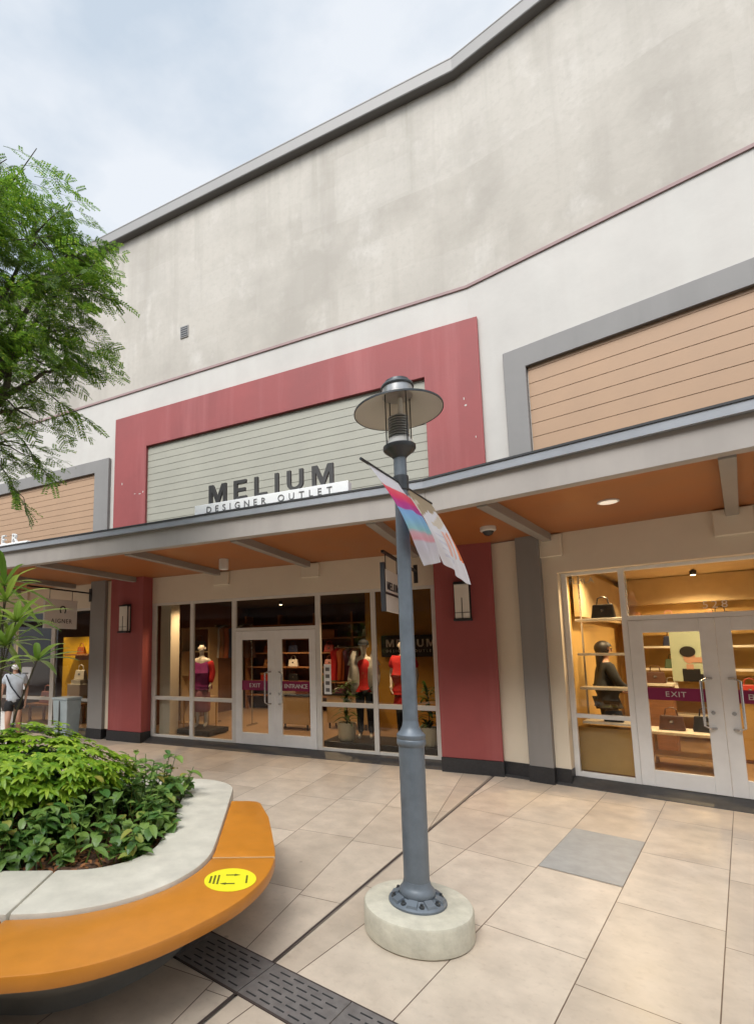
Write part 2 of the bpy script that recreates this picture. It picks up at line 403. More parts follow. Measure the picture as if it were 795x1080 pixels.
PITCH, LEN = .577, 1.16
def pave(w):
    mb = MB(); uvs = []
    k0 = .197 if w == 'R' else -.404          # a column edge on each wing
    offs = {2: 1.70, 3: 1.98, 1: 1.74, 0: 1.74, -1: 1.2}
    for k in range(-34, 40):
        u0, u1 = k0 + k * PITCH, k0 + (k + 1) * PITCH
        sgn = 1 if w == 'R' else -1
        kj = .1165 if w == 'R' else .1480
        # keep sgn*u >= kj*v
        def vmax(u): return min(32, (sgn * u - .02) / kj)
        a, b = vmax(u0), vmax(u1)
        if a <= 0.03 and b <= 0.03: continue
        pts = []
        v0 = .03
        if a > v0 and b > v0:
            pts = [(u0, v0), (u1, v0), (u1, b), (u0, a)]
        elif b > v0:
            uc = (kj * v0 + .02) * sgn; pts = [(uc, v0), (u1, v0), (u1, b)]
        else:
            uc = (kj * v0 + .02) * sgn; pts = [(u0, v0), (uc, v0), (u0, a)]
        if w == 'R': off = offs.get(k, random.choice([1.70, 1.74, 1.98, 1.4, 2.2]))
        else: off = random.choice([.25, .3, .83, .9, .27])
        n = len(mb.v)
        mb.add([(u, -v, 0) for u, v in pts], [tuple(range(len(pts)))])
        uvs += [((v - off) + 46.4 + k * 116.0 * 0, (u - k0) + 57.7) for u, v in pts]
    o = mb.build('paving', MT['tile'], loc=F, rot=ROT[w], recalc=False)
    me = o.data; lay = me.uv_layers.new(name='UVMap')
    for p in me.polygons:
        if p.normal.z < 0: p.flip()
    for l in me.loops: lay.data[l.index].uv = uvs[l.vertex_index]
    tag(o, kind='structure')
pave('R'); pave('L')
# dark movement joint between the two paving fields
a0, a1 = Vector((2.95, 7.31, 0)), Vector((-6.0, -5.18, 0))
dj = (a1 - a0).normalized(); nj = Vector((-dj.y, dj.x, 0)) * .0075
tag(MB().add([a0 + nj + Vector((0, 0, .004)), a1 + nj + Vector((0, 0, .004)), a1 - nj + Vector((0, 0, .004)), a0 - nj + Vector((0, 0, .004))], [(0, 1, 2, 3)]).build('paving_joint', MT['joint']), kind='structure')
# one grey slab in the cream paving
gp = MB().add([(1.354, -1.703, .004), (1.927, -1.703, .004), (1.927, -2.853, .004), (1.354, -2.853, .004)], [(0, 1, 2, 3)])
tag(gp.build('grey_paving_slab', MT['tile_g'], loc=F, rot=AR), kind='structure')
# threshold ramp of dark granite in front of the shops
for w, x0, x1 in (('L', -26, 0), ('R', 0, 9)):
    tag(MB().sweep_x([(-.035, -.01), (-.03, .008), (.19, .092), (.26, .094), (.26, -.01)], x0, x1, 0, w).build('shopfront_step', MT['step'], loc=F, rot=ROT[w]), kind='structure')

# ------------------------------------------------------------------ the outlet building
B = thing('outlet_building', 'long two-storey outlet building with red portal, grey frames, canopy and tall stained wall', 'building', F)
def part(mb, name, m, w, parent=None, **k):
    o = mb.build(name, m, parent or B, rot=ROT[w] if parent is None else 0, **k)
    return o
UL, UR = -26.0, 9.0
for w, x0, x1 in (('L', UL, 0), ('R', 0, UR)):
    part(MB().rect_x(x0, x1, 0, .3, 7.40, 11.28, 0, w), 'upper_wall', MT['wall_hi'], w)
    part(MB().rect_x(x0, x1, 0.001, .3, 3.30, 7.40, 0, w), 'white_wall_band', MT['wall_lo'], w)
    part(MB().rect_x(x0, x1, -.022, .1, 7.36, 7.405, 0, w), 'trim_line', MT['trim'], w)
    cb = MB()
    cb.sweep_x([(-.16, 11.10), (-.16, 11.315), (-.166, 11.315), (-.166, 11.335), (.4, 11.335), (.4, 11.09), (-.15, 11.09)], x0, x1, 0, w)
    cb.rect_x(x0, x1, -.155, -.002, 11.083, 11.088, 1, w)
    part(cb, 'cornice', [MT['cornice'], MT['cornice_d']], w)

def uframe(mb, x0, xa, xb, x1, za, z1, y0, y1, z0=.2):
    P_ = [(x0, z0), (x0, z1), (x1, z1), (x1, z0), (xb, z0), (xb, za), (xa, za), (xa, z0)]
    n = 8
    return mb.add([(x, y0, z) for x, z in P_] + [(x, y1, z) for x, z in P_], [tuple(range(n)), tuple(range(n, 2 * n))[::-1]] + [(i, (i + 1) % n, n + (i + 1) % n, n + i) for i in range(n)])
# red portal around the middle shop, from the ground past the canopy
pb = MB()
pr = .09
uframe(pb, -7.255, -6.375, -.69, .131, 6.03, 6.80, -pr, .20)
portal = part(pb, 'red_portal', MT['red'], 'L', bevel=.006, seg=1)
for a_, b_ in ((-7.262, -6.37), (-.695, .136)): part(MB().rect_x(a_, b_, -pr - .018, .19, 0, .2), 'portal_base', MT['base'], 'L', parent=portal)

for (x, z, w_, h_) in ((-6.66, 5.05, .05, .012), (-6.52, 5.03, .05, .02), (-6.44, 5.06, .03, .04), (-7.02, 5.32, .02, .05), (-.10, 5.42, .035, .03), (-.12, 5.53, .015, .04), (.02, 4.9, .012, .03)):
    ang = [random.uniform(.6, 1.2) for _ in range(7)]
    P_ = [(x + .6 * w_ * a_ * math.cos(k * .9), z + .6 * h_ * a_ * math.sin(k * .9)) for k, a_ in enumerate(ang)]
    part(MB().add([(q[0], -pr - .0015, q[1]) for q in P_] + [(q[0], -pr + .001, q[1]) for q in P_], [tuple(range(7)), tuple(range(7, 14))[::-1]] + [(k, (k + 1) % 7, 7 + (k + 1) % 7, 7 + k) for k in range(7)]), 'paint_chip', MT['wall_lo'], 'L', parent=portal)
# siding boards: each board tilts a little so the joints read as real laps
def siding(x0, x1, z0, z1, y, pitch, name, m, w):
    mb = MB(); n = int(math.ceil((z1 - z0) / pitch))
    for i in range(n):
        a = z0 + i * pitch; b = min(z1, a + pitch)
        mb.sweep_x([(y - .008, a), (y - .005, b - .009), (y - .001, b - .006), (y - .001, b + .004), (y + .06, b + .004), (y + .06, a)], x0, x1)
    return part(mb, name, m, w)
siding(-6.375, -.69, 3.58, 6.03, -.024, .142, 'siding_panel', MT['pan_g'], 'L')
siding(.80, 7.0, 3.5, 5.74, -.012, .197, 'siding_panel', MT['pan_b'], 'R')
siding(-14.5, -7.87, 3.5, 5.74, -.012, .142, 'siding_panel', MT['pan_b'], 'L')
# grey surrounds of the neighbouring shops; their jambs run down to the ground as columns
sb = MB()
uframe(sb, .488, .785, 7.0, 7.3, 5.72, 6.03, -.075, .2)
s1 = part(sb, 'grey_surround', MT['grey'], 'R', bevel=.006, seg=1)
part(MB().rect_x(.482, .791, -.09, .2, 0, .2), 'surround_base', MT['base'], 'R', parent=s1)
sb = MB()
uframe(sb, -14.9, -14.5, -7.86, -7.44, 5.71, 5.99, -.075, .2)
s2 = part(sb, 'grey_surround', MT['grey'], 'L', bevel=.006, seg=1)
part(MB().rect_x(-7.866, -7.434, -.09, .2, 0, .2), 'surround_base', MT['base'], 'L', parent=s2)

# cream walls below the canopy
cb = MB()
cb.rect_x(-6.375, -.69, .19, .29, 2.755, 3.284)
cb.rect_x(-7.44, -7.255, .01, .2, .2, 3.27)
cb.rect_x(-14.5, -7.86, .19, .29, 2.755, 3.284)
part(cb, 'shop_wall', MT['cream'], 'L')
cb = MB()
cb.rect_x(.10, .49, .03, .2, .2, 3.27)
cb.rect_x(.785, .965, .03, .29, .2, 2.755).rect_x(.785, 7.0, .03, .29, 2.755, 3.284).rect_x(4.16, 7.0, .03, .29, .2, 2.755)
w2 = part(cb, 'shop_wall', MT['cream'], 'R')
for a_, b_ in ((.10, .482), (.791, .965), (4.16, 7)): part(MB().rect_x(a_, b_, .02, .2, 0, .2), 'wall_base', MT['base'], 'R', parent=w2)

# canopy: fascia, cap, soffit, beams with their pads
beamsL = [-14.05, -12.2, -10.35, -8.5, -6.62, -4.67, -2.82, -.97]
beamsR = [.885, 2.765, 4.65, 6.5]
for w, x0, x1, beams in (('L', UL, 0, beamsL), ('R', 0, UR, beamsR)):
    cn = part(MB().rect_x(x0, x1, -2.45, -2.33, 3.205, 3.47, 0, w), 'canopy', MT['fascia'], w, bevel=.004, seg=1)
    part(MB().rect_x(x0, x1, -2.50, -2.30, 3.47, 3.55, 0, w), 'canopy_cap', MT['cap'], w, parent=cn)
    part(MB().sweep_x([(-2.51, 3.552), (-2.51, 3.572), (-.095, 3.66), (-.095, 3.60), (-2.3, 3.552)], x0, x1, 0, w), 'canopy_roof', MT['roofd'], w, parent=cn)
    part(MB().rect_x(x0, x1, -2.335, .195, 3.285, 3.297, 0, w), 'soffit', MT['soffit'], w, parent=cn)
    for u in beams:
        part(MB().box(u - .055, u + .055, -2.34, -.02 if w == 'R' else .05, 3.185, 3.29), 'beam', MT['beam'], w, parent=cn, bevel=.004, seg=1)
        if w == 'R': pd = MB().box(u - .17, u + .17, -.03, .028, 2.97, 3.272)
        elif u in (-6.62, -8.5, -14.05, -.97): continue
        else: pd = MB().box(u - .17, u + .17, .13, .188, 3.02, 3.272)
        part(pd, 'beam_pad', MT['cream'], w, parent=cn, bevel=.01, seg=1)

# unseen shop row behind the camera, added to shade the plaza and fill reflections
OB = thing('added_opposite_row', 'unseen dark shop row added behind the viewpoint for shade and reflections', 'building', (-4.0, -6.5, 0), R(-32))
MB().box(-26, 22, -6, 0, 3.3, 11.0).box(-26, 22, -6, -.3, 0, 3.3).build('wall', mat('darkened_row_wall', (.10, .085, .075), .8), OB)  # wall kept dark so little light bounces in under the canopy
MB().box(-26, 22, -.02, 2.6, 3.3, 3.55).build('canopy', MT['cornice_d'], OB)
for k in range(10): MB().box(-25.5 + k * 4.8, -21.4 + k * 4.8, -.298, -.25, .15, 2.8).build('window', MT['black'], OB)
MB().box(-26.2, 22.2, -6.2, .2, 11.002, 11.4).build('cornice', MT['cornice'], OB)

# ------------------------------------------------------------------ text
BLOCK = {'M': [(0, 0), (0, 1), (.27, 1), (.525, .36), (.78, 1), (1.05, 1), (1.05, 0), (.86, 0), (.86, .66), (.61, .05), (.44, .05), (.19, .66), (.19, 0)],
         'E': [(0, 0), (0, 1), (.72, 1), (.72, .83), (.2, .83), (.2, .59), (.66, .59), (.66, .42), (.2, .42), (.2, .17), (.74, .17), (.74, 0)],
         'L': [(0, 0), (0, 1), (.2, 1), (.2, .17), (.68, .17), (.68, 0)], 'I': [(0, 0), (0, 1), (.2, 1), (.2, 0)],
         'U': [(0, 1), (.2, 1), (.2, .38)] + [(.42 - .22 * math.cos(a * math.pi / 8), .36 - .19 * math.sin(a * math.pi / 8)) for a in range(1, 8)] + [(.64, .38), (.64, 1), (.84, 1), (.84, .38)] + [(.42 + .42 * math.cos(a * math.pi / 10), .37 - .38 * math.sin(a * math.pi / 10)) for a in range(1, 10)] + [(0, .38)]}
def glyphs(ch, size, ext, bold=0):
    if bold and ch in BLOCK:                       # heavy sign letters, cut from one outline
        h = size * .70; P_ = BLOCK[ch]; n = len(P_)
        return [(x * h, y * h, -ext) for x, y in P_] + [(x * h, y * h, ext) for x, y in P_], [tuple(range(n)), tuple(range(n, 2 * n))[::-1]] + [(i, (i + 1) % n, n + (i + 1) % n, n + i) for i in range(n)]
    bold = 0
    cu = bpy.data.curves.new('t', 'FONT'); cu.body = ch; cu.size = size; cu.extrude = ext; cu.offset = bold; cu.resolution_u = 4
    o = bpy.data.objects.new('t', cu); COL.objects.link(o)
    dg = bpy.context.evaluated_depsgraph_get()
    me = bpy.data.meshes.new_from_object(o.evaluated_get(dg))
    vs_ = [tuple(v.co) for v in me.vertices]; fs = [tuple(p.vertices) for p in me.polygons]
    bpy.data.objects.remove(o); bpy.data.curves.remove(cu); bpy.data.meshes.remove(me)
    return vs_, fs
def text_mb(s, h, width, ext, ox, oz, y=0, bold=.0, axis='x', tilt=None, mbs=None):
    """Letters of cap height h spread over width; front faces -y (axis 'x'), +x (axis 'y') or +z ('flat'). Returns a list of MBs, one per letter."""
    size = h / .70
    G = []; adv = 0
    for ch in s:
        if ch == ' ': G.append((None, None, 0, h * .45)); continue
        v, f = glyphs(ch, size, ext, bold * h)
        xs = [p[0] for p in v]; G.append((v, f, min(xs), max(xs) - min(xs)))
    tot = sum(q[3] for q in G); gap = (width - tot) / max(1, len(G) - 1)
    res = []; x = ox
    for v, f, xm, wd in G:
        if v:
            mb = MB()
            if axis == 'x': q = [(p[0] - xm + x, y - p[2], p[1] + oz) for p in v]
            elif axis == 'y': q = [(y + p[2], p[0] - xm + x, p[1] + oz) for p in v]
            else: q = [(p[0] - xm + x, p[1] + oz, y + p[2]) for p in v]
            mb.add(q, f); res.append(mb)
        x += wd + gap
    return res
def join(mbs):
    r = MB()
    for m in mbs: r.add(m.v, m.f)
    return r

# ------------------------------------------------------------------ shopfronts
def frame_bars(w, bars, name, m=None):
    mb = MB()
    for x0, x1, z0, z1 in bars: mb.box(x0, x1, .205, .265, z0, z1)
    return part(mb, name, m or MT['alu_d'], w, bevel=.004, seg=1)
def pane(parent, x0, x1, z0, z1, y=.235, m=None):
    MB().box(x0 - .006, x1 + .006, y - .004, y + .004, z0 - .006, z1 + .006).build('pane', m or MT['glass'], parent)
def door(w, x0, x1, gx0, gx1, gz0, gz1, z0, z1, handle_side, word, band):
    mb = MB(); y0, y1 = .197, .245
    mb.box(x0, gx0, y0, y1, z0, z1).box(gx1, x1, y0, y1, z0, z1).box(gx0, gx1, y0 + .003, y1 - .003, z0, gz0).box(gx0, gx1, y0 + .003, y1 - .003, gz1, z1)
    d = part(mb, 'door', MT['alu'], w, bevel=.003, seg=1)
    pane(d, gx0, gx1, gz0, gz1, .222)
    # pull handle: a bar on two stand-offs
    hx = (gx1 + .02) if handle_side > 0 else (gx0 - .02)
    hb = (gx1 - .03) if handle_side > 0 else (gx0 + .03)
    hp = [(hx + .045 * handle_side, y0, 1.385), (hx, y0 - .05, 1.385), (hb, y0 - .06, 1.36), (hb, y0 - .06, .85), (hx, y0 - .05, .825), (hx + .045 * handle_side, y0, .825)]
    MB().tube(hp, .013, 8).build('handle', MT['steel'], d, smooth=40)
    MB().lathe([(.02, 0), (.02, .012)], 12, (0, 0, 0)).build('lock', MT['steel'], d).matrix_local = Matrix.Translation((hx + .03 * handle_side, y0, 1.0)) @ Matrix.Rotation(R(90), 4, 'X')
    bd = MB().box(gx0, gx1, .212, .217, band[0], band[1]).build('door_band', MT['magenta'], d)
    h = (band[1] - band[0]) * .42
    wd = h * .78 * len(word)
    join(text_mb(word, h, wd, .001, (gx0 + gx1) / 2 - wd / 2, band[0] + (band[1] - band[0]) * .30, .2095, 0)).build('door_lettering', MT['offwhite'], bd)
    return d
# the middle shop
top, bot = 2.755, .092
bars = [(-6.46, -6.285, bot, top), (-5.43, -5.345, bot, top), (-4.465, -4.372, bot, top), (-2.765, -2.676, bot, top), (-1.775, -1.697, bot, top), (-.80, -.69, bot, top)]
hz = []
for a, b in ((-6.285, -5.43), (-5.345, -4.465), (-2.676, -1.775), (-1.697, -.80)):
    hz += [(a, b, .815, .888), (a, b, bot, .142), (a, b, top - .05, top)]
hz += [(-4.372, -2.765, 2.125, 2.19), (-4.372, -2.765, top - .05, top)]
sf = frame_bars('L', bars + hz, 'shopfront_frame')
for a, b in ((-6.285, -5.43), (-5.345, -4.465), (-2.676, -1.775), (-1.697, -.80)):
    pane(sf, a, b, .888, top - .05); pane(sf, a, b, .142, .815)
pane(sf, -4.372, -2.765, 2.19, top - .05)
door('L', -4.370, -3.5595, -4.245, -3.70, .30, 1.965, .096, 2.123, 1, 'EXIT', (1.055, 1.225))
door('L', -3.5575, -2.767, -3.42, -2.885, .30, 1.965, .096, 2.123, -1, 'ENTRANCE', (1.055, 1.225))
nb = MB().box(-2.63, -2.50, .226, .2285, 1.02, 1.52).build('window_notice', MT['white'], sf)
for i in range(4): MB().box(-2.60, -2.53, .2235, .2255, 1.06 + i * .115, 1.12 + i * .115).build('notice_mark', MT['ltgrey'], nb)
# the right hand shop
bars = [(.965, 1.027, bot, top), (1.618, 1.682, bot, top), (3.335, 3.40, bot, top), (3.99, 4.16, bot, top)]
hz = []
for a, b in ((1.027, 1.618), (3.40, 3.99)):
    hz += [(a, b, .838, .893), (a, b, bot, .155), (a, b, top - .04, top)]
hz += [(1.682, 3.335, 2.08, 2.14), (1.682, 3.335, top - .04, top)]
sr = frame_bars('R', bars + hz, 'shopfront_frame', MT['alu'])
for a, b in ((1.027, 1.618), (3.40, 3.99)):
    pane(sr, a, b, .893, top - .04, m=MT['glass_w']); pane(sr, a, b, .155, .838, m=MT['glass_w'])
pane(sr, 1.682, 3.335, 2.14, top - .04, m=MT['glass_w'])
door('R', 1.684, 2.5075, 1.82, 2.365, .285, 1.925, .096, 2.078, 1, 'EXIT', (1.115, 1.262))
door('R', 2.5095, 3.333, 2.645, 3.195, .285, 1.925, .096, 2.078, -1, 'ENTRANCE', (1.115, 1.262))
join(text_mb('528', .085, .22, .001, 2.42, 2.19, .2255, 0)).build('unit_number', MT['offwhite'], sr)
join(text_mb('FURLA', .075, .29, .001, 1.06, 2.60, .2255, 0)).build('window_lettering', MT['pan_g'], sr)
# the left hand shop
bars = [(-8.06, -7.86, bot, top), (-9.385, -9.26, bot, top), (-10.7, -10.6, bot, top), (-12.0, -11.9, bot, top)]
hz = []
for a, b in ((-9.26, -8.06), (-10.6, -9.385), (-11.9, -10.7)):
    hz += [(a, b, .70, .77), (a, b, bot, .14), (a, b, top - .05, top)]
sl = frame_bars('L', bars + hz, 'shopfront_frame')
for a, b in ((-9.26, -8.06), (-10.6, -9.385), (-11.9, -10.7)):
    pane(sl, a, b, .77, top - .05); pane(sl, a, b, .14, .70)

# ------------------------------------------------------------------ rooms behind the glass
IM = {}
IM['brown'] = mat('dark_brown_lining', (.13, .06, .032), .6, .2, 2)
IM['brownfloor'] = mat('brown_shop_floor', (.34, .22, .13), .35, .12, 3)
IM['ceil_d'] = mat('dark_ceiling', (.07, .06, .05), .8)
IM['gold'] = mat('honey_lining', (.52, .33, .105), .5, .12, 1.6)
IM['goldfloor'] = mat('honey_floor', (.34, .215, .115), .3, .1, 3)
IM['ceil_g'] = mat('pale_honey_ceiling', (.58, .44, .24), .7)
IM['wood'] = mat('mid_brown_wood', (.30, .135, .055), .5, .25, 4, stretch=(1, 1, 6))
IM['ochre'] = mat('ochre_panel', (.45, .24, .035), .6)
IM['yel'] = mat('yellow_panel', (.75, .46, .02), .6)
IM['cab'] = mat('beige_cabinet', (.50, .36, .20), .5)
IM['shelfw'] = mat('pale_shelf', (.82, .76, .64), .4)
IM['leaf'] = leaf_mat('potted_leaf', (.03, .08, .015), (.09, .17, .03))
IM['pot'] = mat('cream_pot', (.68, .60, .42), .5)
IM['orange'] = mat('rust_orange', (.45, .10, .02), .6)
IM['pgreen'] = mat('pale_green_poster', (.42, .48, .36), .5)
IM['skin'] = mat('skin', (.50, .28, .19), .5, .05)
IM['mann'] = mat('white_mannequin', (.68, .62, .54), .35, .02)
IM['hair'] = mat('dark_hair', (.012, .009, .008), .5)
def room(w, x0, x1, y0, y1, z1, wall, floor, ceil):
    part(MB().box(x0, x1, y1, y1 + .1, .09, z1).box(x0 - .1, x0, y0, y1 + .1, .09, z1).box(x1, x1 + .1, y0, y1 + .1, .09, z1), 'interior_wall', wall, w)
    part(MB().box(x0 - .1, x1 + .1, y0, y1, .03, .095), 'interior_floor', floor, w)
    part(MB().box(x0 - .1, x1 + .1, y0, y1 + .1, z1 + .002, z1 + .08), 'interior_ceiling', ceil, w)
room('L', -7.3, -.55, .275, 5.6, 3.05, IM['brown'], IM['brownfloor'], IM['ceil_d'])
room('R', .90, 6.2, .30, 4.6, 3.05, IM['gold'], IM['goldfloor'], IM['ceil_g'])
room('L', -13.8, -7.75, .275, 4.0, 3.05, IM['brown'], IM['brownfloor'], IM['ceil_d'])
part(MB().box(-6.26, -6.0, .32, .60, .095, 3.05), 'interior_column', MT['cream'], 'L')
part(MB().box(-2.75, -.60, 3.02, 3.20, .095, 3.05).box(-2.75, -.60, 3.0, 3.02, 2.25, 2.62), 'partition', [IM['ochre']], 'L')
part(MB().box(.95, 1.03, .9, 4.5, 2.2, 2.9).box(1.1, 6.0, 4.35, 4.55, 2.55, 3.04), 'bulkhead', IM['ceil_g'], 'R')
part(MB().box(-11.1, -9.6, 2.0, 2.1, .3, 2.2), 'yellow_backdrop', IM['yel'], 'L')

def spot(w, u, y, z, power, col, label, cone=120):
    t = thing('ceiling_spotlight', label, 'spotlight', W(w, u, -y, z), ROT[w], 'spotlights inside the shops')
    MB().lathe([(.045, -.09), (.05, -.02), (.02, 0)], 16).build('housing', MT['black'], t, smooth=40)
    MB().lathe([(.036, -.0955), (.036, -.0925)], 16).build('bulb', mat('lit_bulb', (1, .9, .7), .5, emit=((1, .75, .42), 12)), t)
    ld = bpy.data.lights.new('spot_lamp', 'SPOT'); ld.energy = power; ld.color = col; ld.spot_size = R(cone); ld.spot_blend = .6; ld.shadow_soft_size = .06
    lo = bpy.data.objects.new('spot_lamp', ld); COL.objects.link(lo); lo.parent = t; lo.location = (0, 0, -.11)
warm = (1, .70, .40); warm2 = (1, .74, .42)
for u, y, l in ((-5.5, .62, 'black spotlight above the mannequin in the red cardigan'), (-1.8, .62, 'black spotlight above the pair of mannequins beside the portal'),
                (-3.6, 2.0, 'black spotlight above the doors of the red framed shop'), (-5.3, 3.9, 'black spotlight over the wall shelves in the dark shop')):
    spot('L', u, y, 3.05, 100 if y < 3 else 200, warm, l)
for u, y, l in ((1.5, .8, 'small spotlight above the window shelves with the black bag'), (2.5, 2.0, 'small spotlight straight above the display table in the honey coloured shop'),
                (3.9, 1.8, 'small spotlight furthest right in the honey coloured shop'), (2.2, 3.6, 'small spotlight by the bag wall in the honey coloured shop')):
    spot('R', u, y, 3.05, 125, warm2, l, 150)
spot('L', -10.0, 1.0, 3.05, 110, warm2, 'black spotlight over the yellow display in the far left shop')
spot('L', -11.6, 1.6, 3.05, 60, warm, 'black spotlight furthest left behind the walking woman')

# ------------------------------------------------------------------ people and mannequins
def skin_mesh(name, joints, edges, m, parent, root=0, sub=1):
    names = list(joints); idx = {n: i for i, n in enumerate(names)}
    me = bpy.data.meshes.new(name)
    me.from_pydata([joints[n][0] for n in names], [(idx[a], idx[b]) for a, b in edges], [])
    o = bpy.data.objects.new(name, me); COL.objects.link(o)
    md = o.modifiers.new('s', 'SKIN'); md.use_smooth_shade = True
    sv_ = me.skin_vertices[0].data
    for i, n in enumerate(names):
        r = joints[n][1]; sv_[i].radius = r if isinstance(r, tuple) else (r, r)
        sv_[i].use_root = (i == root)
    s2_ = o.modifiers.new('d', 'SUBSURF'); s2_.levels = sub; s2_.render_levels = sub
    dg = bpy.context.evaluated_depsgraph_get()
    m2 = bpy.data.meshes.new_from_object(o.evaluated_get(dg)); m2.name = name
    bpy.data.objects.remove(o)
    m2.materials.clear(); m2.materials.append(m)
    m2.polygons.foreach_set('use_smooth', [True] * len(m2.polygons))
    q = bpy.data.objects.new(name, m2); COL.objects.link(q); q.parent = parent
    return q
def body(t, m, pose, fingers=True):
    """pose overrides joint positions; the figure faces -y, 1.72 m tall."""
    J = {'pelvis': ((0, 0, .95), (.135, .10)), 'waist': ((0, 0, 1.10), (.115, .085)), 'chest': ((0, -.01, 1.30), (.145, .10)), 'neck0': ((0, .01, 1.43), (.06, .055)),
         'neck': ((0, 0, 1.50), (.045, .045)), 'jaw': ((0, -.02, 1.555), (.060, .066)), 'head': ((0, -.005, 1.63), (.075, .088)), 'crown': ((0, .005, 1.70), (.052, .062))}
    E = [('pelvis', 'waist'), ('waist', 'chest'), ('chest', 'neck0'), ('neck0', 'neck'), ('neck', 'jaw'), ('jaw', 'head'), ('head', 'crown')]
    for s, n in ((-1, 'r'), (1, 'l')):
        J.update({'sh' + n: ((s * .165, 0, 1.385), .052), 'el' + n: ((s * .21, .01, 1.12), .038), 'wr' + n: ((s * .22, -.03, .89), (.026, .022)), 'pa' + n: ((s * .22, -.04, .82), (.034, .018)),
                  'hip' + n: ((s * .085, 0, .86), (.085, .09)), 'kn' + n: ((s * .09, -.01, .50), .054), 'cf' + n: ((s * .092, .015, .36), .052), 'an' + n: ((s * .095, .02, .09), .036), 'to' + n: ((s * .105, -.12, .035), (.04, .028))})
        E += [('chest', 'sh' + n), ('sh' + n, 'el' + n), ('el' + n, 'wr' + n), ('wr' + n, 'pa' + n), ('pelvis', 'hip' + n), ('hip' + n, 'kn' + n), ('kn' + n, 'cf' + n), ('cf' + n, 'an' + n), ('an' + n, 'to' + n)]
    for k, p in pose.items(): J[k] = (p, J[k][1])
    if fingers:
        for s, n in ((-1, 'r'), (1, 'l')):
            p = Vector(J['pa' + n][0]); d = (p - Vector(J['wr' + n][0])).normalized()
            side = Vector((0, -1, 0)) if abs(d.y) < .8 else Vector((0, 0, 1))
            side = (side - d * side.dot(d)).normalized()
            for i, (o_, ln) in enumerate(((.027, .062), (.009, .072), (-.009, .068), (-.026, .052))):
                a = 'f%d%s' % (i, n)
                J[a] = (tuple(p + d * .035 + side * o_), .0095); J[a + 'x'] = (tuple(p + d * (.035 + ln) + side * o_ * 1.15 + Vector((-s * .015, 0, 0))), .007)
                E += [('pa' + n, a), (a, a + 'x')]
            J['t' + n] = (tuple(p - d * .02 + side * .045), .011); J['tx' + n] = (tuple(p + d * .02 + side * .06), .008)
            E += [('pa' + n, 't' + n), ('t' + n, 'tx' + n)]
    b_ = skin_mesh('body', J, E, m, t)
    # face: nose, brows, mouth, ears pressed into the figure as one more mesh of the head
    return b_, J
def ellipsoid(name, c, r, m, parent, keep=None, nu=24, nv=16):
    mb = MB(); V_ = []
    for j in range(nv + 1):
        for i in range(nu):
            a, b = 2 * math.pi * i / nu, math.pi * j / nv - math.pi / 2
            V_.append((c[0] + r[0] * math.cos(a) * math.cos(b), c[1] + r[1] * math.sin(a) * math.cos(b), c[2] + r[2] * math.sin(b)))
    fs = []
    for j in range(nv):
        for i in range(nu):
            f = (j * nu + i, j * nu + (i + 1) % nu, (j + 1) * nu + (i + 1) % nu, (j + 1) * nu + i)
            if keep is None or keep(*[sum(V_[q][k] for q in f) / 4 for k in range(3)]): fs.append(f)
    mb.add(V_, fs)
    return mb.build(name, m, parent, smooth=180)
def garment(t, name, m, J, keys, edges, grow=.018, radii=None):
    jj = {}
    for k in keys:
        p, r = J[k]
        if radii and k in radii: r = radii[k]
        elif isinstance(r, tuple): r = (r[0] + grow, r[1] + grow)
        else: r = r + grow
        jj[k] = (p, r)
    return skin_mesh(name, jj, edges, m, t)
TORSO = ['pelvis', 'waist', 'chest', 'neck0', 'shr', 'shl']
def sleeves(J, f=1.0):
    """adds sleeve end points part of the way down each arm."""
    for n in 'rl':
        a, b = Vector(J['sh' + n][0]), Vector(J['el' + n][0])
        J['sl' + n] = (tuple(a.lerp(b, f)), .05)
    return J
T_E = [('pelvis', 'waist'), ('waist', 'chest'), ('chest', 'neck0'), ('chest', 'shr'), ('chest', 'shl')]
def face(t, J, m, eyes=None):
    h = Vector(J['head'][0])
    MB().lathe([(.004, -.024), (.011, -.014), (.012, -.008), (.003, .022)], 8, (h.x, h.y - .092, h.z - .012)).build('nose', m, t, smooth=60)
    for s in (-1, 1):
        MB().lathe([(.006, -.025), (.016, -.008), (.014, .014), (.004, .026)], 8, (h.x + s * .078, h.y + .005, h.z - .015)).build('ear', m, t, smooth=60)
        if eyes: MB().lathe([(.003, -.008), (.010, -.003), (.010, .003), (.003, .008)], 8, (h.x + s * .03, h.y - .087, h.z + .004)).build('eye', eyes, t)
cl = lambda n, c, r=.8: mat(n, c, r, .12, 14, .2, 90)
CM = dict(red=cl('red_cloth', (.55, .018, .02)), purple=cl('purple_print', (.20, .012, .13)), greyj=cl('grey_knit', (.50, .49, .47)), navy=cl('navy_cloth', (.012, .014, .025)),
          pink=cl('pink_print', (.34, .12, .15)), blackc=cl('black_cloth', (.012, .012, .013)), palet=cl('pale_blue_tee', (.46, .50, .55)), maskw=cl('white_mask', (.78, .78, .78)), plum=cl('plum_cloth', (.18, .05, .10)))

def plinth(label, u0, u1, y0, y1, w='L'):
    t = thing('display_plinth', label, 'plinth', W(w, (u0 + u1) / 2, -(y0 + y1) / 2, .095), ROT[w])
    hx, hy = (u1 - u0) / 2, (y1 - y0) / 2
    MB().box(-hx, hx, -hy, hy, .02, .11).build('platform', MT['black'], t, bevel=.008)
    MB().box(-hx + .04, hx - .04, -hy + .04, hy - .04, 0, .02).build('skirting', MT['step'], t)
plinth('low black plinth under the mannequin in the red cardigan', -6.0, -5.2, .55, 1.25)
plinth('long low black plinth under two mannequins and two cream pots', -2.75, -.78, .45, 1.3)

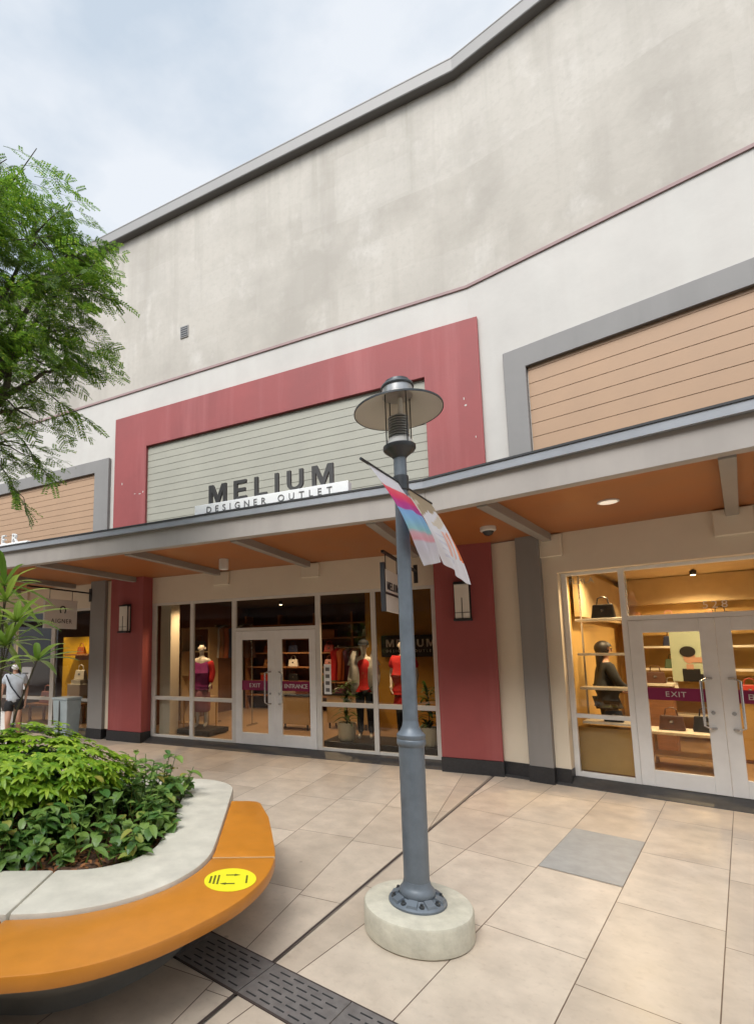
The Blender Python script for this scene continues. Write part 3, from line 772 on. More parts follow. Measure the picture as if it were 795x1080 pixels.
def mannequin(label, u, y, kind, w='L', rz=0):
    t = thing('mannequin', label, 'mannequin', W(w, u, -y, .205), ROT[w] + rz, 'mannequins in the shop window')
    pose = {'elr': (-.23, .03, 1.12), 'wrr': (-.19, -.10, .93), 'par': (-.17, -.15, .88), 'ell': (.23, .03, 1.12), 'wrl': (.21, -.04, .90), 'pal': (.21, -.06, .83)}
    if kind == 'cap': pose.update({'wrr': (-.24, -.14, .97), 'par': (-.22, -.20, .98)})
    b_, J = body(t, IM['mann'], pose)
    face(t, J, IM['mann'])
    J = sleeves(dict(J), .62)
    J['hemT'] = ((0, 0, .84), .1)
    WA = {'waist': (.165, .13), 'pelvis': (.185, .145), 'hemT': (.185, .145)}
    if kind == 'cardigan':
        garment(t, 'dress', CM['purple'], J, ['pelvis', 'waist', 'chest', 'neck0', 'shr', 'shl', 'hemT'], T_E + [('hemT', 'pelvis')], .03, {'neck0': (.09, .07), 'shr': .07, 'shl': .07, **WA})
        J['skirt'] = ((0, 0, .40), .15); J['sk2'] = ((0, 0, .66), .15); J['sk0'] = ((0, 0, .30), .15); garment(t, 'skirt', CM['pink'], J, ['hemT', 'sk2', 'skirt', 'sk0'], [('hemT', 'sk2'), ('sk2', 'skirt'), ('skirt', 'sk0')], .03, {'sk0': (.21, .18), 'skirt': (.22, .19), 'sk2': (.21, .18), 'hemT': (.2, .17)})
        J2 = dict(J); J2['hang'] = ((.19, .0, 1.0), .06); J2['hang2'] = ((-.19, .02, 1.05), .05)
        garment(t, 'cardigan', CM['red'], J2, ['shl', 'ell', 'wrl'], [('shl', 'ell'), ('ell', 'wrl')], .035)
        garment(t, 'cardigan_sleeve', CM['red'], J2, ['shr', 'elr', 'wrr'], [('shr', 'elr'), ('elr', 'wrr')], .033)
    if kind == 'cap':
        garment(t, 'shirt', CM['red'], J, ['pelvis', 'waist', 'chest', 'neck0', 'hemT'], T_E[:3] + [('hemT', 'pelvis')], .028, {'waist': (.14, .12), 'pelvis': (.14, .125), 'hemT': (.14, .125)})
        for s, n in ((-1, 'r'), (1, 'l')):
            J['a' + n] = ((s * .115, -.02, 1.36), .07); J['b' + n] = ((s * .125, -.03, 1.08), .075); J['c' + n] = ((s * .125, -.025, .76), .08)
            garment(t, 'jacket_front', CM['greyj'], J, ['a' + n, 'b' + n, 'c' + n, 'sh' + n, 'el' + n, 'wr' + n], [('a' + n, 'b' + n), ('b' + n, 'c' + n), ('a' + n, 'sh' + n), ('sh' + n, 'el' + n), ('el' + n, 'wr' + n)], .028, {'a' + n: (.085, .14), 'b' + n: (.088, .155), 'c' + n: (.092, .155), 'sh' + n: .08})
        garment(t, 'trousers', CM['navy'], J, ['pelvis', 'hipr', 'hipl', 'knr', 'knl', 'anr', 'anl'], [('pelvis', 'hipr'), ('pelvis', 'hipl'), ('hipr', 'knr'), ('hipl', 'knl'), ('knr', 'anr'), ('knl', 'anl')], .018)
        MB().lathe([(.092, 0), (.097, .03), (.085, .075), (.04, .10), (.003, .104)], 20, (0, 0, 1.635)).add([(-.075, -.07, 1.645), (.075, -.07, 1.645), (.06, -.17, 1.63), (-.06, -.17, 1.63), (-.075, -.07, 1.655), (.075, -.07, 1.655), (.06, -.17, 1.638), (-.06, -.17, 1.638)], [(0, 1, 2, 3), (4, 5, 6, 7), (0, 3, 7, 4), (2, 1, 5, 6), (3, 2, 6, 7)]).build('cap', CM['navy'], t, smooth=50)
    if kind == 'suit':
        garment(t, 'red_top', CM['red'], J, ['pelvis', 'waist', 'chest', 'neck0', 'shr', 'shl', 'slr', 'sll', 'hemT'], T_E + [('hemT', 'pelvis'), ('shr', 'slr'), ('shl', 'sll')], .035, {**WA, 'neck0': (.09, .08), 'shr': .085, 'shl': .085, 'slr': .085, 'sll': .085})
        J['hem'] = ((0, 0, .60), .15); J['hm2'] = ((0, 0, .52), .15); garment(t, 'red_skirt', CM['red'], J, ['hemT', 'hem', 'hm2'], [('hemT', 'hem'), ('hem', 'hm2')], .03, {'hem': (.22, .18), 'hm2': (.22, .18), 'hemT': (.2, .16)})
        garment(t, 'trousers', CM['blackc'], J, ['hipr', 'knr', 'anr'], [('hipr', 'knr'), ('knr', 'anr')], .01)
        garment(t, 'trousers', CM['blackc'], J, ['hipl', 'knl', 'anl'], [('hipl', 'knl'), ('knl', 'anl')], .01)
    return t
mannequin('white mannequin in red cardigan over a purple top and pink skirt', -5.64, .9, 'cardigan', rz=R(12))
mannequin('white mannequin in navy cap, grey jacket and red shirt', -2.14, .92, 'cap', rz=R(8))
mannequin('white mannequin all in red with short sleeves, behind the lamp post', -1.45, .95, 'suit', rz=R(-6))

# the woman walking past the far left shop
pw = thing('person', 'woman in face mask, pale grey tee and black shorts walking past far left shop', 'person', (-5.16, 10.0, 0), R(22))
sc_ = .955
pose = {'hipr': (-.085, 0, .86), 'knr': (-.09, -.14, .50), 'cfr': (-.09, -.06, .36), 'anr': (-.09, .02, .10), 'tor': (-.095, -.11, .04),
        'knl': (.085, -.02, .50), 'cfl': (.085, .10, .37), 'anl': (.085, .24, .13), 'tol': (.09, .12, .035),
        'elr': (-.235, .05, 1.12), 'wrr': (-.24, -.08, .92), 'par': (-.24, -.12, .86), 'ell': (.22, .06, 1.12), 'wrl': (.20, .02, .90), 'pal': (.20, 0, .83)}
b_, PJ = body(pw, IM['skin'], pose)
face(pw, PJ, IM['skin'], IM['hair'])
PJ = sleeves(dict(PJ), .6)
PJ['hemT'] = ((0, 0, .83), .1)
garment(pw, 'tee', CM['palet'], PJ, ['hemT', 'pelvis', 'waist', 'chest', 'neck0', 'shr', 'shl', 'slr', 'sll'], T_E + [('hemT', 'pelvis'), ('shr', 'slr'), ('shl', 'sll')], .032, {'neck0': (.085, .075), 'pelvis': (.17, .13), 'waist': (.155, .125), 'hemT': (.165, .135), 'shr': .066, 'shl': .066, 'slr': .07, 'sll': .07})
PJ['wst'] = ((0, 0, 1.02), (.12, .095))
for n in 'rl':
    a, b2 = Vector(PJ['hip' + n][0]), Vector(PJ['kn' + n][0]); PJ['sh_' + n] = (tuple(a.lerp(b2, .55)), .085)
garment(pw, 'shorts', CM['blackc'], PJ, ['wst', 'pelvis', 'hipr', 'hipl', 'sh_r', 'sh_l'], [('wst', 'pelvis'), ('pelvis', 'hipr'), ('pelvis', 'hipl'), ('hipr', 'sh_r'), ('hipl', 'sh_l')], .025, {'sh_r': .092, 'sh_l': .092})
ellipsoid('hair', (0, .012, 1.645), (.100, .116, .112), IM['hair'], pw, lambda x, y, z: y > -.03 or z > 1.675)
skin_mesh('back_hair', {'a': ((0, .06, 1.66), (.09, .06)), 'b': ((0, .065, 1.58), (.095, .055)), 'c': ((0, .07, 1.48), (.09, .045)), 'd': ((0, .08, 1.34), (.07, .03))}, [('a', 'b'), ('b', 'c'), ('c', 'd')], IM['hair'], pw)
for s in (-1, 1): skin_mesh('hair_lock', {'a': ((s * .055, -.05, 1.70), .03), 'b': ((s * .085, -.035, 1.58), .022), 'c': ((s * .09, -.05, 1.42), .016)}, [('a', 'b'), ('b', 'c')], IM['hair'], pw)
ellipsoid('face_mask', (0, -.045, 1.575), (.074, .075, .058), CM['maskw'], pw, lambda x, y, z: y < -.03)
MB().tube([(-.16, -.07, 1.42), (-.06, -.13, 1.2), (.08, -.13, 1.0), (.16, -.08, .90)], .012, 6).build('bag_strap', CM['navy'], pw)
for n in 'rl': garment(pw, 'shoe', MT['white'], PJ, ['an' + n, 'to' + n], [('an' + n, 'to' + n)], .012, {'an' + n: (.042, .04)})
pw.scale = (sc_, sc_, sc_)
# white carrier bag hanging from her right hand
cbm = thing('shopping_bag', 'white shopping bag hanging low beside the walking woman', 'bag', (-5.43, 9.93, .30), R(10))
MB().add([(-.17, -.06, 0), (.17, -.06, 0), (.17, .06, 0), (-.17, .06, 0), (-.18, -.05, .36), (.18, -.05, .36), (.18, .05, .36), (-.18, .05, .36)], [(0, 3, 2, 1), (0, 1, 5, 4), (1, 2, 6, 5), (2, 3, 7, 6), (3, 0, 4, 7)]).build('bag_body', MT['white'], cbm)
MB().tube([(-.1, -.05, .35), (-.04, -.02, .50), (.04, -.02, .50), (.1, -.05, .35)], .007, 6).build('handle', MT['offwhite'], cbm)

# ------------------------------------------------------------------ merchandise and furniture in the shops
def handbag(label, w, u, y, z, m, s=1.0, group=None, rz=0, hh=None):
    t = thing('handbag', label, 'handbag', W(w, u, -y, z), ROT[w] + rz, group)
    MB().add([(-.15 * s, -.06 * s, 0), (.15 * s, -.06 * s, 0), (.15 * s, .06 * s, 0), (-.15 * s, .06 * s, 0), (-.125 * s, -.03 * s, .2 * s), (.125 * s, -.03 * s, .2 * s), (.125 * s, .03 * s, .2 * s), (-.125 * s, .03 * s, .2 * s)],
             [(0, 3, 2, 1), (4, 5, 6, 7), (0, 1, 5, 4), (1, 2, 6, 5), (2, 3, 7, 6), (3, 0, 4, 7)]).build('bag_body', m, t, bevel=.015 * s)
    k = hh or .12
    MB().tube([(-.075 * s, 0, .19 * s), (-.06 * s, 0, (.19 + k * .8) * s), (0, 0, (.19 + k) * s), (.06 * s, 0, (.19 + k * .8) * s), (.075 * s, 0, .19 * s)], .009 * s, 6).build('bag_handle', m, t, smooth=60)
    MB().box(-.02 * s, .02 * s, -.058 * s, -.03 * s, .10 * s, .13 * s).build('clasp', MT['steel'], t)
    return t
HB = {n: mat(n + '_leather', c, .4) for n, c in dict(black=(.012, .011, .012), tan=(.30, .13, .045), cream=(.62, .52, .38), red=(.36, .03, .02), brown=(.09, .035, .018), pink=(.5, .22, .2), navy=(.02, .025, .06), green=(.06, .10, .05), white=(.7, .66, .6), rust=(.32, .08, .02)).items()}
t = thing('display_plinth', 'honey coloured plinth behind the lower side pane of the right shop', 'plinth', W('R', 1.34, -.68, .095), AR)
MB().box(-.36, .40, -.22, .22, .03, .60).build('front_panel', IM['gold'], t, bevel=.008); MB().box(-.34, .38, -.20, .20, 0, .03).build('skirting', IM['wood'], t)
# window shelf unit of the right hand shop
t = thing('window_shelf_unit', 'four pale shelves on slim posts behind the side pane of the right shop', 'shelf', W('R', 1.34, -.62, .095), AR)
for z in (.66, 1.11, 1.565, 2.03): MB().box(-.30, .30, -.16, .16, z - .016, z + .016).build('shelf', IM['shelfw'], t, bevel=.004, seg=1)
for sx in (-.28, .28): MB().box(sx - .01, sx + .01, .12, .14, 0, 2.75).build('post', MT['steel'], t)
handbag('black handbag alone on the top window shelf of the right shop', 'R', 1.36, .60, 2.143, HB['black'], .95)
handbag('flat black clutch bag on the lowest window shelf of the right shop', 'R', 1.38, .60, .773, HB['black'], .75)
ps = thing('person', 'dark haired woman in black standing behind the window shelves of right shop', 'person', W('R', 1.20, -1.35, .095), AR + R(115))
_, QJ = body(ps, IM['skin'], {'elr': (-.23, -.08, 1.13), 'wrr': (-.12, -.24, 1.05), 'par': (-.06, -.28, 1.05), 'ell': (.23, -.08, 1.13), 'wrl': (.13, -.25, 1.0), 'pal': (.07, -.29, 1.0)})
face(ps, QJ, IM['skin'], IM['hair'])
QJ['hemT'] = ((0, 0, .80), .1)
garment(ps, 'blouse', CM['blackc'], QJ, ['pelvis', 'waist', 'chest', 'neck0', 'shr', 'shl', 'elr', 'ell', 'wrr', 'wrl', 'hemT'], T_E + [('hemT', 'pelvis'), ('shr', 'elr'), ('shl', 'ell'), ('elr', 'wrr'), ('ell', 'wrl')], .03, {'neck0': (.085, .075), 'pelvis': (.18, .14), 'waist': (.16, .13), 'hemT': (.18, .14), 'shr': .08, 'shl': .08})
garment(ps, 'trousers', CM['navy'], QJ, ['pelvis', 'hipr', 'hipl', 'knr', 'knl', 'anr', 'anl'], [('pelvis', 'hipr'), ('pelvis', 'hipl'), ('hipr', 'knr'), ('hipl', 'knl'), ('knr', 'anr'), ('knl', 'anl')], .022)
ellipsoid('hair', (0, .012, 1.645), (.100, .116, .112), IM['hair'], ps, lambda x, y, z: y > -.03 or z > 1.675)
skin_mesh('back_hair', {'a': ((0, .05, 1.68), (.092, .075)), 'b': ((0, .055, 1.62), (.095, .07)), 'c': ((0, .07, 1.50), (.08, .05)), 'd': ((0, .085, 1.28), (.06, .03))}, [('a', 'b'), ('b', 'c'), ('c', 'd')], IM['hair'], ps)
for n in 'rl': garment(ps, 'shoe', HB['black'], QJ, ['an' + n, 'to' + n], [('an' + n, 'to' + n)], .012, {'an' + n: (.042, .04)})
# honey coloured bag wall
t = thing('bag_wall', 'honey coloured wall shelving full of handbags at the back of the right shop', 'shelving', W('R', 3.4, -4.2, .095), AR)
for x in (-2.1, -1.05, 0, 1.05, 2.1): MB().box(x - .03, x + .03, -.17, .2, 0, 2.3).build('upright', IM['wood'], t)
rows = (.45, .85, 1.25, 1.65, 2.05)
for z in rows: MB().box(-2.1, 2.1, -.18, .2, z - .018, z + .018).build('shelf', IM['shelfw'], t)
names = ['black', 'tan', 'cream', 'red', 'brown', 'pink', 'navy', 'green', 'white', 'rust']
rown = {1.25: 'third', 1.65: 'second', .85: 'fourth', 2.05: 'top'}
ORD = ('leftmost', 'second', 'third', 'fourth', 'rightmost')
i = 0
for z in rows[1:]:
    for k in range(5):
        nm = names[(i * 3 + k * 2 + int(z * 10)) % 10]
        if k and nm == last: nm = names[(names.index(nm) + 3) % 10]
        last = nm; i += 1
        handbag('%s handbag, %s along the %s back shelf of the right shop' % (nm, ORD[k], rown[z]), 'R', 1.75 + k * .72 + random.uniform(-.08, .08), 4.12, z + .115, HB[nm], random.uniform(.75, 1.0), 'handbags on the back shelves of the right shop')
# display table
t = thing('display_table', 'pale display table behind the exit door of the right shop', 'table', W('R', 2.08, -1.6, .095), AR)
MB().box(-.45, .45, -.28, .28, .46, .50).build('tabletop', IM['shelfw'], t, bevel=.006)
for sx in (-.41, .41):
    for sy in (-.24, .24): MB().box(sx - .02, sx + .02, sy - .02, sy + .02, 0, .46).build('leg', IM['cab'], t)
MB().box(-.40, .40, -.23, .23, .15, .18).build('lower_shelf', IM['cab'], t)
handbag('brown handbag standing on the display table behind the exit door', 'R', 1.90, 1.58, .597, HB['brown'], 1.0)
handbag('black bucket bag at the right end of the display table', 'R', 2.28, 1.62, .597, HB['black'], 1.05)
t = thing('display_stand', 'tall wooden stand carrying a brown bag beside the pale green poster', 'stand', W('R', 1.62, -2.6, .095), AR)
MB().box(-.25, .25, -.2, .2, 0, 1.05).build('cabinet', IM['wood'], t, bevel=.01)
MB().box(-.27, .27, -.22, .22, 1.052, 1.085).build('top', IM['shelfw'], t)
handbag('brown shoulder bag on top of the tall wooden stand', 'R', 1.66, 2.55, 1.182, HB['brown'], .9)
# poster of a posing woman
t = thing('poster', 'pale green poster of a dark haired woman raising her arm', 'poster', W('R', 2.08, -2.9, 1.20), AR)
MB().box(-.23, .23, 0, .03, 0, .85).build('panel', IM['pgreen'], t)
MB().box(-.10, .12, -.006, -.001, 0, .20).box(-.02, .22, -.0085, -.0065, .02, .12).build('dark_dress', HB['black'], t)
def disc2(cx, cz, rx, rz, y):
    return MB().add([(cx + rx * math.cos(a * math.pi / 12), y, cz + rz * math.sin(a * math.pi / 12)) for a in range(24)] + [(cx + rx * math.cos(a * math.pi / 12), y + .003, cz + rz * math.sin(a * math.pi / 12)) for a in range(24)], [tuple(range(24)), tuple(range(24, 48))[::-1]] + [(a, (a + 1) % 24, 24 + (a + 1) % 24, 24 + a) for a in range(24)])
disc2(0, .38, .075, .10, -.006).add(*(lambda q: (q.v, q.f))(MB().box(.05, .22, -.0105, -.0065, .30, .38).box(-.045, .045, -.006, -.001, .19, .27))).build('face_and_arm', IM['skin'], t)
disc2(-.015, .47, .10, .085, -.014).build('hair', IM['hair'], t)
# the dark shop: sign, shelving, cabinets, rack, pots
t = thing('interior_sign', 'black shop sign with white letters hanging inside the window by the portal', 'sign', W('L', -1.77, -2.96, 1.6), AL)
MB().box(-.62, .62, -.02, .02, .0, .46).build('board', MT['black'], t, bevel=.004, seg=1)
for mb in text_mb('MELIUM', .16, 1.02, .006, -.51, .21, -.022, .012): mb.build('letter', MT['white'], t)
join(text_mb('DESIGNER OUTLET', .055, 1.02, .004, -.51, .10, -.022, 0)).build('lettering', MT['white'], t)
t = thing('wall_shelving', 'dark wooden wall shelving with goods at the back of the red framed shop', 'shelving', W('L', -4.9, -5.3, .095), AL)
for x in (-2.2, -1.1, 0, 1.1, 2.2): MB().box(x - .03, x + .03, -.17, .25, 0, 2.7).build('upright', IM['wood'], t)
for z in (.4, .8, 1.2, 1.6, 2.0, 2.4): MB().box(-2.2, 2.2, -.18, .25, z - .018, z + .018).build('shelf', IM['wood'], t)
i = 0
for rn, z in (('lower', .8), ('middle', 1.2), ('upper', 1.6), ('top', 2.0)):
    for k, u in enumerate((-6.4, -5.6, -4.5, -3.4)):
        nm = names[(i * 7 + 3) % 10]; i += 1
        pos = ('far left end', 'left half', 'right half', 'right end')[k]
        if k % 2 == 0 and rn in ('lower', 'top'):
            tt = thing('gift_box', '%s storage box at the %s of the %s dark wall shelf' % (nm, pos, rn), 'box', W('L', u, -5.25, z + .113), AL, 'boxes on the dark wall shelves')
            MB().box(-.2, .2, -.12, .12, 0, .17).build('box_body', HB[nm], tt, bevel=.006); MB().box(-.21, .21, -.13, .13, .172, .215).build('lid', HB['tan'], tt, bevel=.004)
        else:
            handbag('%s handbag at the %s of the %s dark wall shelf' % (nm, pos, rn), 'L', u, 5.25, z + .113, HB[nm], 1.0, 'handbags on the dark wall shelves')
for lab, u, y, wd in (('beige cabinet seen through the exit door of the red framed shop', -4.1, 2.2, .8), ('beige cabinet seen through the entrance door of the red framed shop', -3.05, 2.7, .9)):
    t = thing('cabinet', lab, 'cabinet', W('L', u, -y, .095), AL)
    MB().box(-wd / 2, wd / 2, -.22, .22, .12, .70).build('carcass', IM['cab'], t, bevel=.008)
    MB().box(-wd / 2 - .02, wd / 2 + .02, -.24, .24, .702, .735).build('top', MT['black'], t)
    for sx in (-1, 1):
        for sy in (-.18, .18): MB().box(sx * (wd / 2 - .05) - .015, sx * (wd / 2 - .05) + .015, sy - .015, sy + .015, 0, .12).build('leg', MT['black'], t)
t = thing('clothes_rack', 'steel clothes rack with hanging garments at the left of the dark shop', 'clothes rack', W('L', -5.75, -2.3, .095), AL)
for sx in (-.5, .5): MB().tube([(sx, 0, 0), (sx, 0, 2.3)], .015, 8).build('post', MT['steel'], t); MB().box(sx - .02, sx + .02, -.22, .22, 0, .03).build('foot', MT['steel'], t)
MB().tube([(-.5, 0, 2.28), (.5, 0, 2.28)], .013, 8).build('rail', MT['steel'], t)
gc = [('pale grey', MT['ltgrey']), ('white', MT['offwhite']), ('tan', HB['tan']), ('rust', HB['rust']), ('navy', HB['navy']), ('cream', HB['cream']), ('dark brown', HB['brown'])]
for k, (nm, gm) in enumerate(gc):
    tt = thing('hanging_garment', '%s garment hanging on the steel clothes rack in the dark shop' % nm, 'clothing', W('L', -6.15 + k * .13, -2.3, 2.36), AL + R(60), 'garments on the steel clothes rack')
    n_ = 9; mb = MB(); pv = []
    for j, (zz, hw) in enumerate(((0, .05), (-.08, .20), (-.35, .18), (-.75, .22))):
        for q in range(n_): x = -hw + 2 * hw * q / (n_ - 1); pv.append((x, .03 * math.sin(q * 1.7 + j), zz))
    fs = [(j * n_ + q, j * n_ + q + 1, (j + 1) * n_ + q + 1, (j + 1) * n_ + q) for j in range(3) for q in range(n_ - 1)]
    back = [(x, y + .05, z) for x, y, z in pv]; o_ = len(pv)
    mb.add(pv + back, fs + [tuple(o_ + a for a in f[::-1]) for f in fs])
    mb.build('cloth', gm, tt, smooth=70)
    MB().tube([(0, .02, 0), (0, .02, .04), (.02, .02, .07)], .004, 6).build('hook', MT['steel'], tt)
t = thing('low_table', 'low wooden table with gold edges in the left window of the dark shop', 'table', W('L', -6.0, -1.35, .095), AL)
MB().box(-.3, .3, -.25, .25, .66, .70).build('tabletop', IM['cab'], t, bevel=.005)
for sx in (-.27, .27):
    for sy in (-.22, .22): MB().box(sx - .012, sx + .012, sy - .012, sy + .012, 0, .66).build('leg', IM['ochre'], t)
handbag('tan handbag on the low table in the left window of the dark shop', 'L', -6.0, 1.3, .797, HB['tan'], 1.1)

def blade(mb, base, d, length, width, droop, seg=4, fold=.25, side=None):
    d = Vector(d).normalized(); base = Vector(base)
    sd = side or d.cross(Vector((0, 0, 1)))
    if sd.length < .05: sd = Vector((1, 0, 0))
    sd.normalize(); vs_ = []; fs = []
    for i in range(seg + 1):
        f = i / seg; p = base + d * length * f + Vector((0, 0, -droop * length * f * f))
        wv = width * (math.sin(math.pi * min(1, .12 + f * .88)) ** .7) * .5 + .0006
        dn = Vector((0, 0, 1)) * (wv * fold)
        vs_ += [p - sd * wv + dn, p, p + sd * wv + dn]
    for i in range(seg):
        a = i * 3
        fs += [(a, a + 1, a + 4, a + 3), (a + 1, a + 2, a + 5, a + 4)]
    mb.add(vs_, fs)
def rnd_dir(up_lo, up_hi):
    a = random.uniform(0, 2 * math.pi); e = random.uniform(up_lo, up_hi)
    return Vector((math.cos(a) * math.cos(e), math.sin(a) * math.cos(e), math.sin(e)))
t = thing('clothes_rack', 'steel clothes rack with red and orange garments behind the mannequin in the cap', 'clothes rack', W('L', -3.2, -3.7, .095), AL)
for sx in (-.55, .55): MB().tube([(sx, 0, 0), (sx, 0, 1.75)], .015, 8).build('post', MT['steel'], t); MB().box(sx - .02, sx + .02, -.22, .22, 0, .03).build('foot', MT['steel'], t)
MB().tube([(-.55, 0, 1.73), (.55, 0, 1.73)], .013, 8).build('rail', MT['steel'], t)
for k, (nm, gm) in enumerate((('scarlet', CM['red']), ('orange', IM['orange']), ('plum', CM['plum']), ('pink', HB['pink']), ('rust', HB['rust']), ('purple', CM['purple']), ('black', HB['black']))):
    tt = thing('hanging_garment', '%s garment hanging on the rack behind the mannequin in the cap' % nm, 'clothing', W('L', -3.65 + k * .15, -3.7, 1.80), AL + R(60), 'garments on the rack behind the mannequins')
    n_ = 9; mb = MB(); pv = []
    for j, (zz, hw) in enumerate(((0, .05), (-.08, .20), (-.35, .18), (-.75, .22))):
        for q in range(n_): x = -hw + 2 * hw * q / (n_ - 1); pv.append((x, .03 * math.sin(q * 1.7 + j + k), zz))
    fs = [(j * n_ + q, j * n_ + q + 1, (j + 1) * n_ + q + 1, (j + 1) * n_ + q) for j in range(3) for q in range(n_ - 1)]
    o_ = len(pv); mb.add(pv + [(x, y + .05, z) for x, y, z in pv], fs + [tuple(o_ + a for a in f[::-1]) for f in fs])
    mb.build('cloth', gm, tt, smooth=70); MB().tube([(0, .02, 0), (0, .02, .04), (.02, .02, .07)], .004, 6).build('hook', MT['steel'], tt)
for k, (nm, gm, u, y) in enumerate((('cream', HB['cream'], -4.25, 2.2), ('rust', HB['rust'], -3.95, 2.2), ('plum', CM['plum'], -3.25, 2.7), ('pale grey', MT['offwhite'], -2.85, 2.7))):
    tt = thing('folded_clothes', 'stack of %s folded clothes on a beige cabinet in the dark shop' % nm, 'clothing', W('L', u, -y, .831), AL, 'folded clothes on the beige cabinets')
    for j in range(4): MB().box(-.12 + .006 * (j % 2), .12 - .004 * j, -.10, .10 - .005 * j, j * .028, j * .028 + .026).build('garment', gm, tt, bevel=.01)
t = thing('display_cube', 'open wooden display cube frame with folded tops at the left of the dark shop', 'display', W('L', -6.5, -2.0, .095), AL)
for z in (0, .55, 1.1, 1.65, 2.2): MB().box(-.4, .4, -.18, .18, z, z + .03).build('shelf', IM['cab'], t)
for sx in (-.4, .37): MB().box(sx, sx + .03, -.185, .185, .001, 2.231).build('side', IM['cab'], t)
for z, nm, gm in ((.58, 'white', MT['white']), (1.13, 'tan', HB['tan']), (1.68, 'grey', MT['ltgrey'])):
    handbag('%s handbag inside the open wooden display cube frame' % nm, 'L', -6.5, 2.0, .095 + z + .003, gm, 1.2, 'handbags in the wooden display cube frame')
t = thing('display_counter', 'long honey counter with bags along the middle of the right shop', 'counter', W('R', 2.9, -2.7, .095), AR)
MB().box(-.6, .6, -.25, .25, .05, .88).build('front', IM['gold'], t, bevel=.008); MB().box(-.63, .63, -.28, .28, .882, .92).build('countertop', IM['shelfw'], t, bevel=.005); MB().box(-.57, .57, -.22, .22, 0, .05).build('skirting', IM['wood'], t)
for k, nm in enumerate(('black', 'red', 'tan', 'navy')):
    handbag('%s handbag standing on the long honey counter in the right shop' % nm, 'R', 2.45 + k * .30, 2.68, 1.017, HB[nm], .85, 'handbags on the long honey counter')
for lab, u in (('cream pot with a leafy plant beside the mannequin in the cap', -2.40), ('cream pot with a leafy plant close to the red portal', -1.0)):
    t = thing('potted_plant', lab, 'potted plant', W('L', u, -.66, .206), AL)
    MB().lathe([(.11, 0), (.15, .05), (.16, .27), (.165, .30), (.145, .30), (.14, .26), (.01, .26)], 28).build('pot', IM['pot'], t, smooth=40)
    mb = MB()
    for k in range(70):
        h = random.uniform(.25, .95)
        blade(mb, (random.uniform(-.03, .03), random.uniform(-.03, .03), h), rnd_dir(.1, 1.2), random.uniform(.18, .32), .045, .5)
    mb.build('foliage', IM['leaf'], t, recalc=False)
    MB().tube([(0, 0, .2), (.01, .01, .6), (-.01, 0, .95)], [.012, .009, .005], 6).build('stem', MT['bark'], t)

# far left shop: poster stand, yellow display with bags, pink mannequin figure
t = thing('sign_stand', 'slim black stand holding a tilted white notice behind the walking woman', 'sign stand', W('L', -9.55, .35, 0), AL)
MB().lathe([(.14, 0), (.14, .015)], 20).build('base_plate', MT['black'], t); MB().tube([(0, 0, .01), (0, 0, 1.05)], .012, 8).build('pole', MT['black'], t)
q = MB().box(-.16, .16, -.01, .01, 0, .5).build('notice_board', MT['white'], t); q.location = (0, -.02, .98); q.rotation_euler = (R(-14), 0, 0)
mk = MB()
for z in (.12, .19, .26, .34): mk.box(-.10, .10, -.0135, -.0115, z, z + .03)
mk.build('print', MT['ltgrey'], q)
t = thing('display_column', 'pale display column in front of the yellow backdrop in far left shop', 'display', W('L', -9.72, -1.4, .095), AL)
MB().box(-.22, .22, -.22, .22, 0, .9).build('pedestal', MT['offwhite'], t, bevel=.01); MB().box(-.16, .16, -.16, .16, .902, 1.0).build('top_block', MT['offwhite'], t, bevel=.006)
handbag('white handbag on the pale display column in far left shop', 'L', -9.72, 1.4, 1.097, HB['white'], 1.2)
handbag('rust handbag on the ledge before the yellow backdrop in far left shop', 'L', -10.15, 1.78, 1.745, HB['rust'], .9)
t = thing('display_ledge', 'narrow wooden ledge fixed to the yellow backdrop in far left shop', 'shelf', W('L', -10.15, -1.80, 1.70), AL)
MB().box(-.45, .45, -.19, .19, 0, .04).build('board', IM['wood'], t, bevel=.005); MB().box(-.40, .40, .14, .19, -.12, -.002).build('bracket', IM['wood'], t)
t = thing('bench_table', 'brown wooden table behind the glass of the far left shop', 'table', W('L', -9.95, -.9, .095), AL)
MB().box(-.75, .75, -.25, .25, .40, .45).build('tabletop', IM['wood'], t, bevel=.006)
for sx in (-.7, .7):
    for sy in (-.2, .2): MB().box(sx - .025, sx + .025, sy - .025, sy + .025, 0, .40).build('leg', IM['wood'], t)
handbag('pink handbag on the brown table behind the walking woman', 'L', -10.3, .9, .547, HB['pink'], 1.4)
# pale blue litter bin on the plaza side of that glass
t = thing('litter_bin', 'pale blue grey litter bin standing before the far left shop window', 'bin', W('L', -8.38, .14, 0), AL); t.scale = (.78, .8, .98)
lb = mat('pale_blue_plastic', (.42, .50, .53), .45, .08, 5)
MB().add([(-.24, -.20, .03), (.24, -.20, .03), (.24, .20, .03), (-.24, .20, .03), (-.28, -.24, .80), (.28, -.24, .80), (.28, .24, .80), (-.28, .24, .80)], [(0, 3, 2, 1), (4, 5, 6, 7), (0, 1, 5, 4), (1, 2, 6, 5), (2, 3, 7, 6), (3, 0, 4, 7)]).build('bin_body', lb, t, bevel=.02)
MB().box(-.30, .30, -.26, .26, .802, .85).build('lid', lb, t, bevel=.015)
MB().box(-.012, .012, -.262, -.225, .10, .78).build('front_rib', MT['ltgrey'], t)
for sx in (-.2, .2): MB().tube([(sx - .03, .17, .045), (sx + .03, .17, .045)], .045, 12).build('wheel', MT['black'], t)
t = thing('ball_ornament', 'small white round ornament beside the lid of the pale blue bin', 'ornament', W('L', -8.05, -.55, .095), AL)
MB().box(-.10, .10, -.10, .10, 0, .70).build('pedestal', IM['wood'], t, bevel=.006)
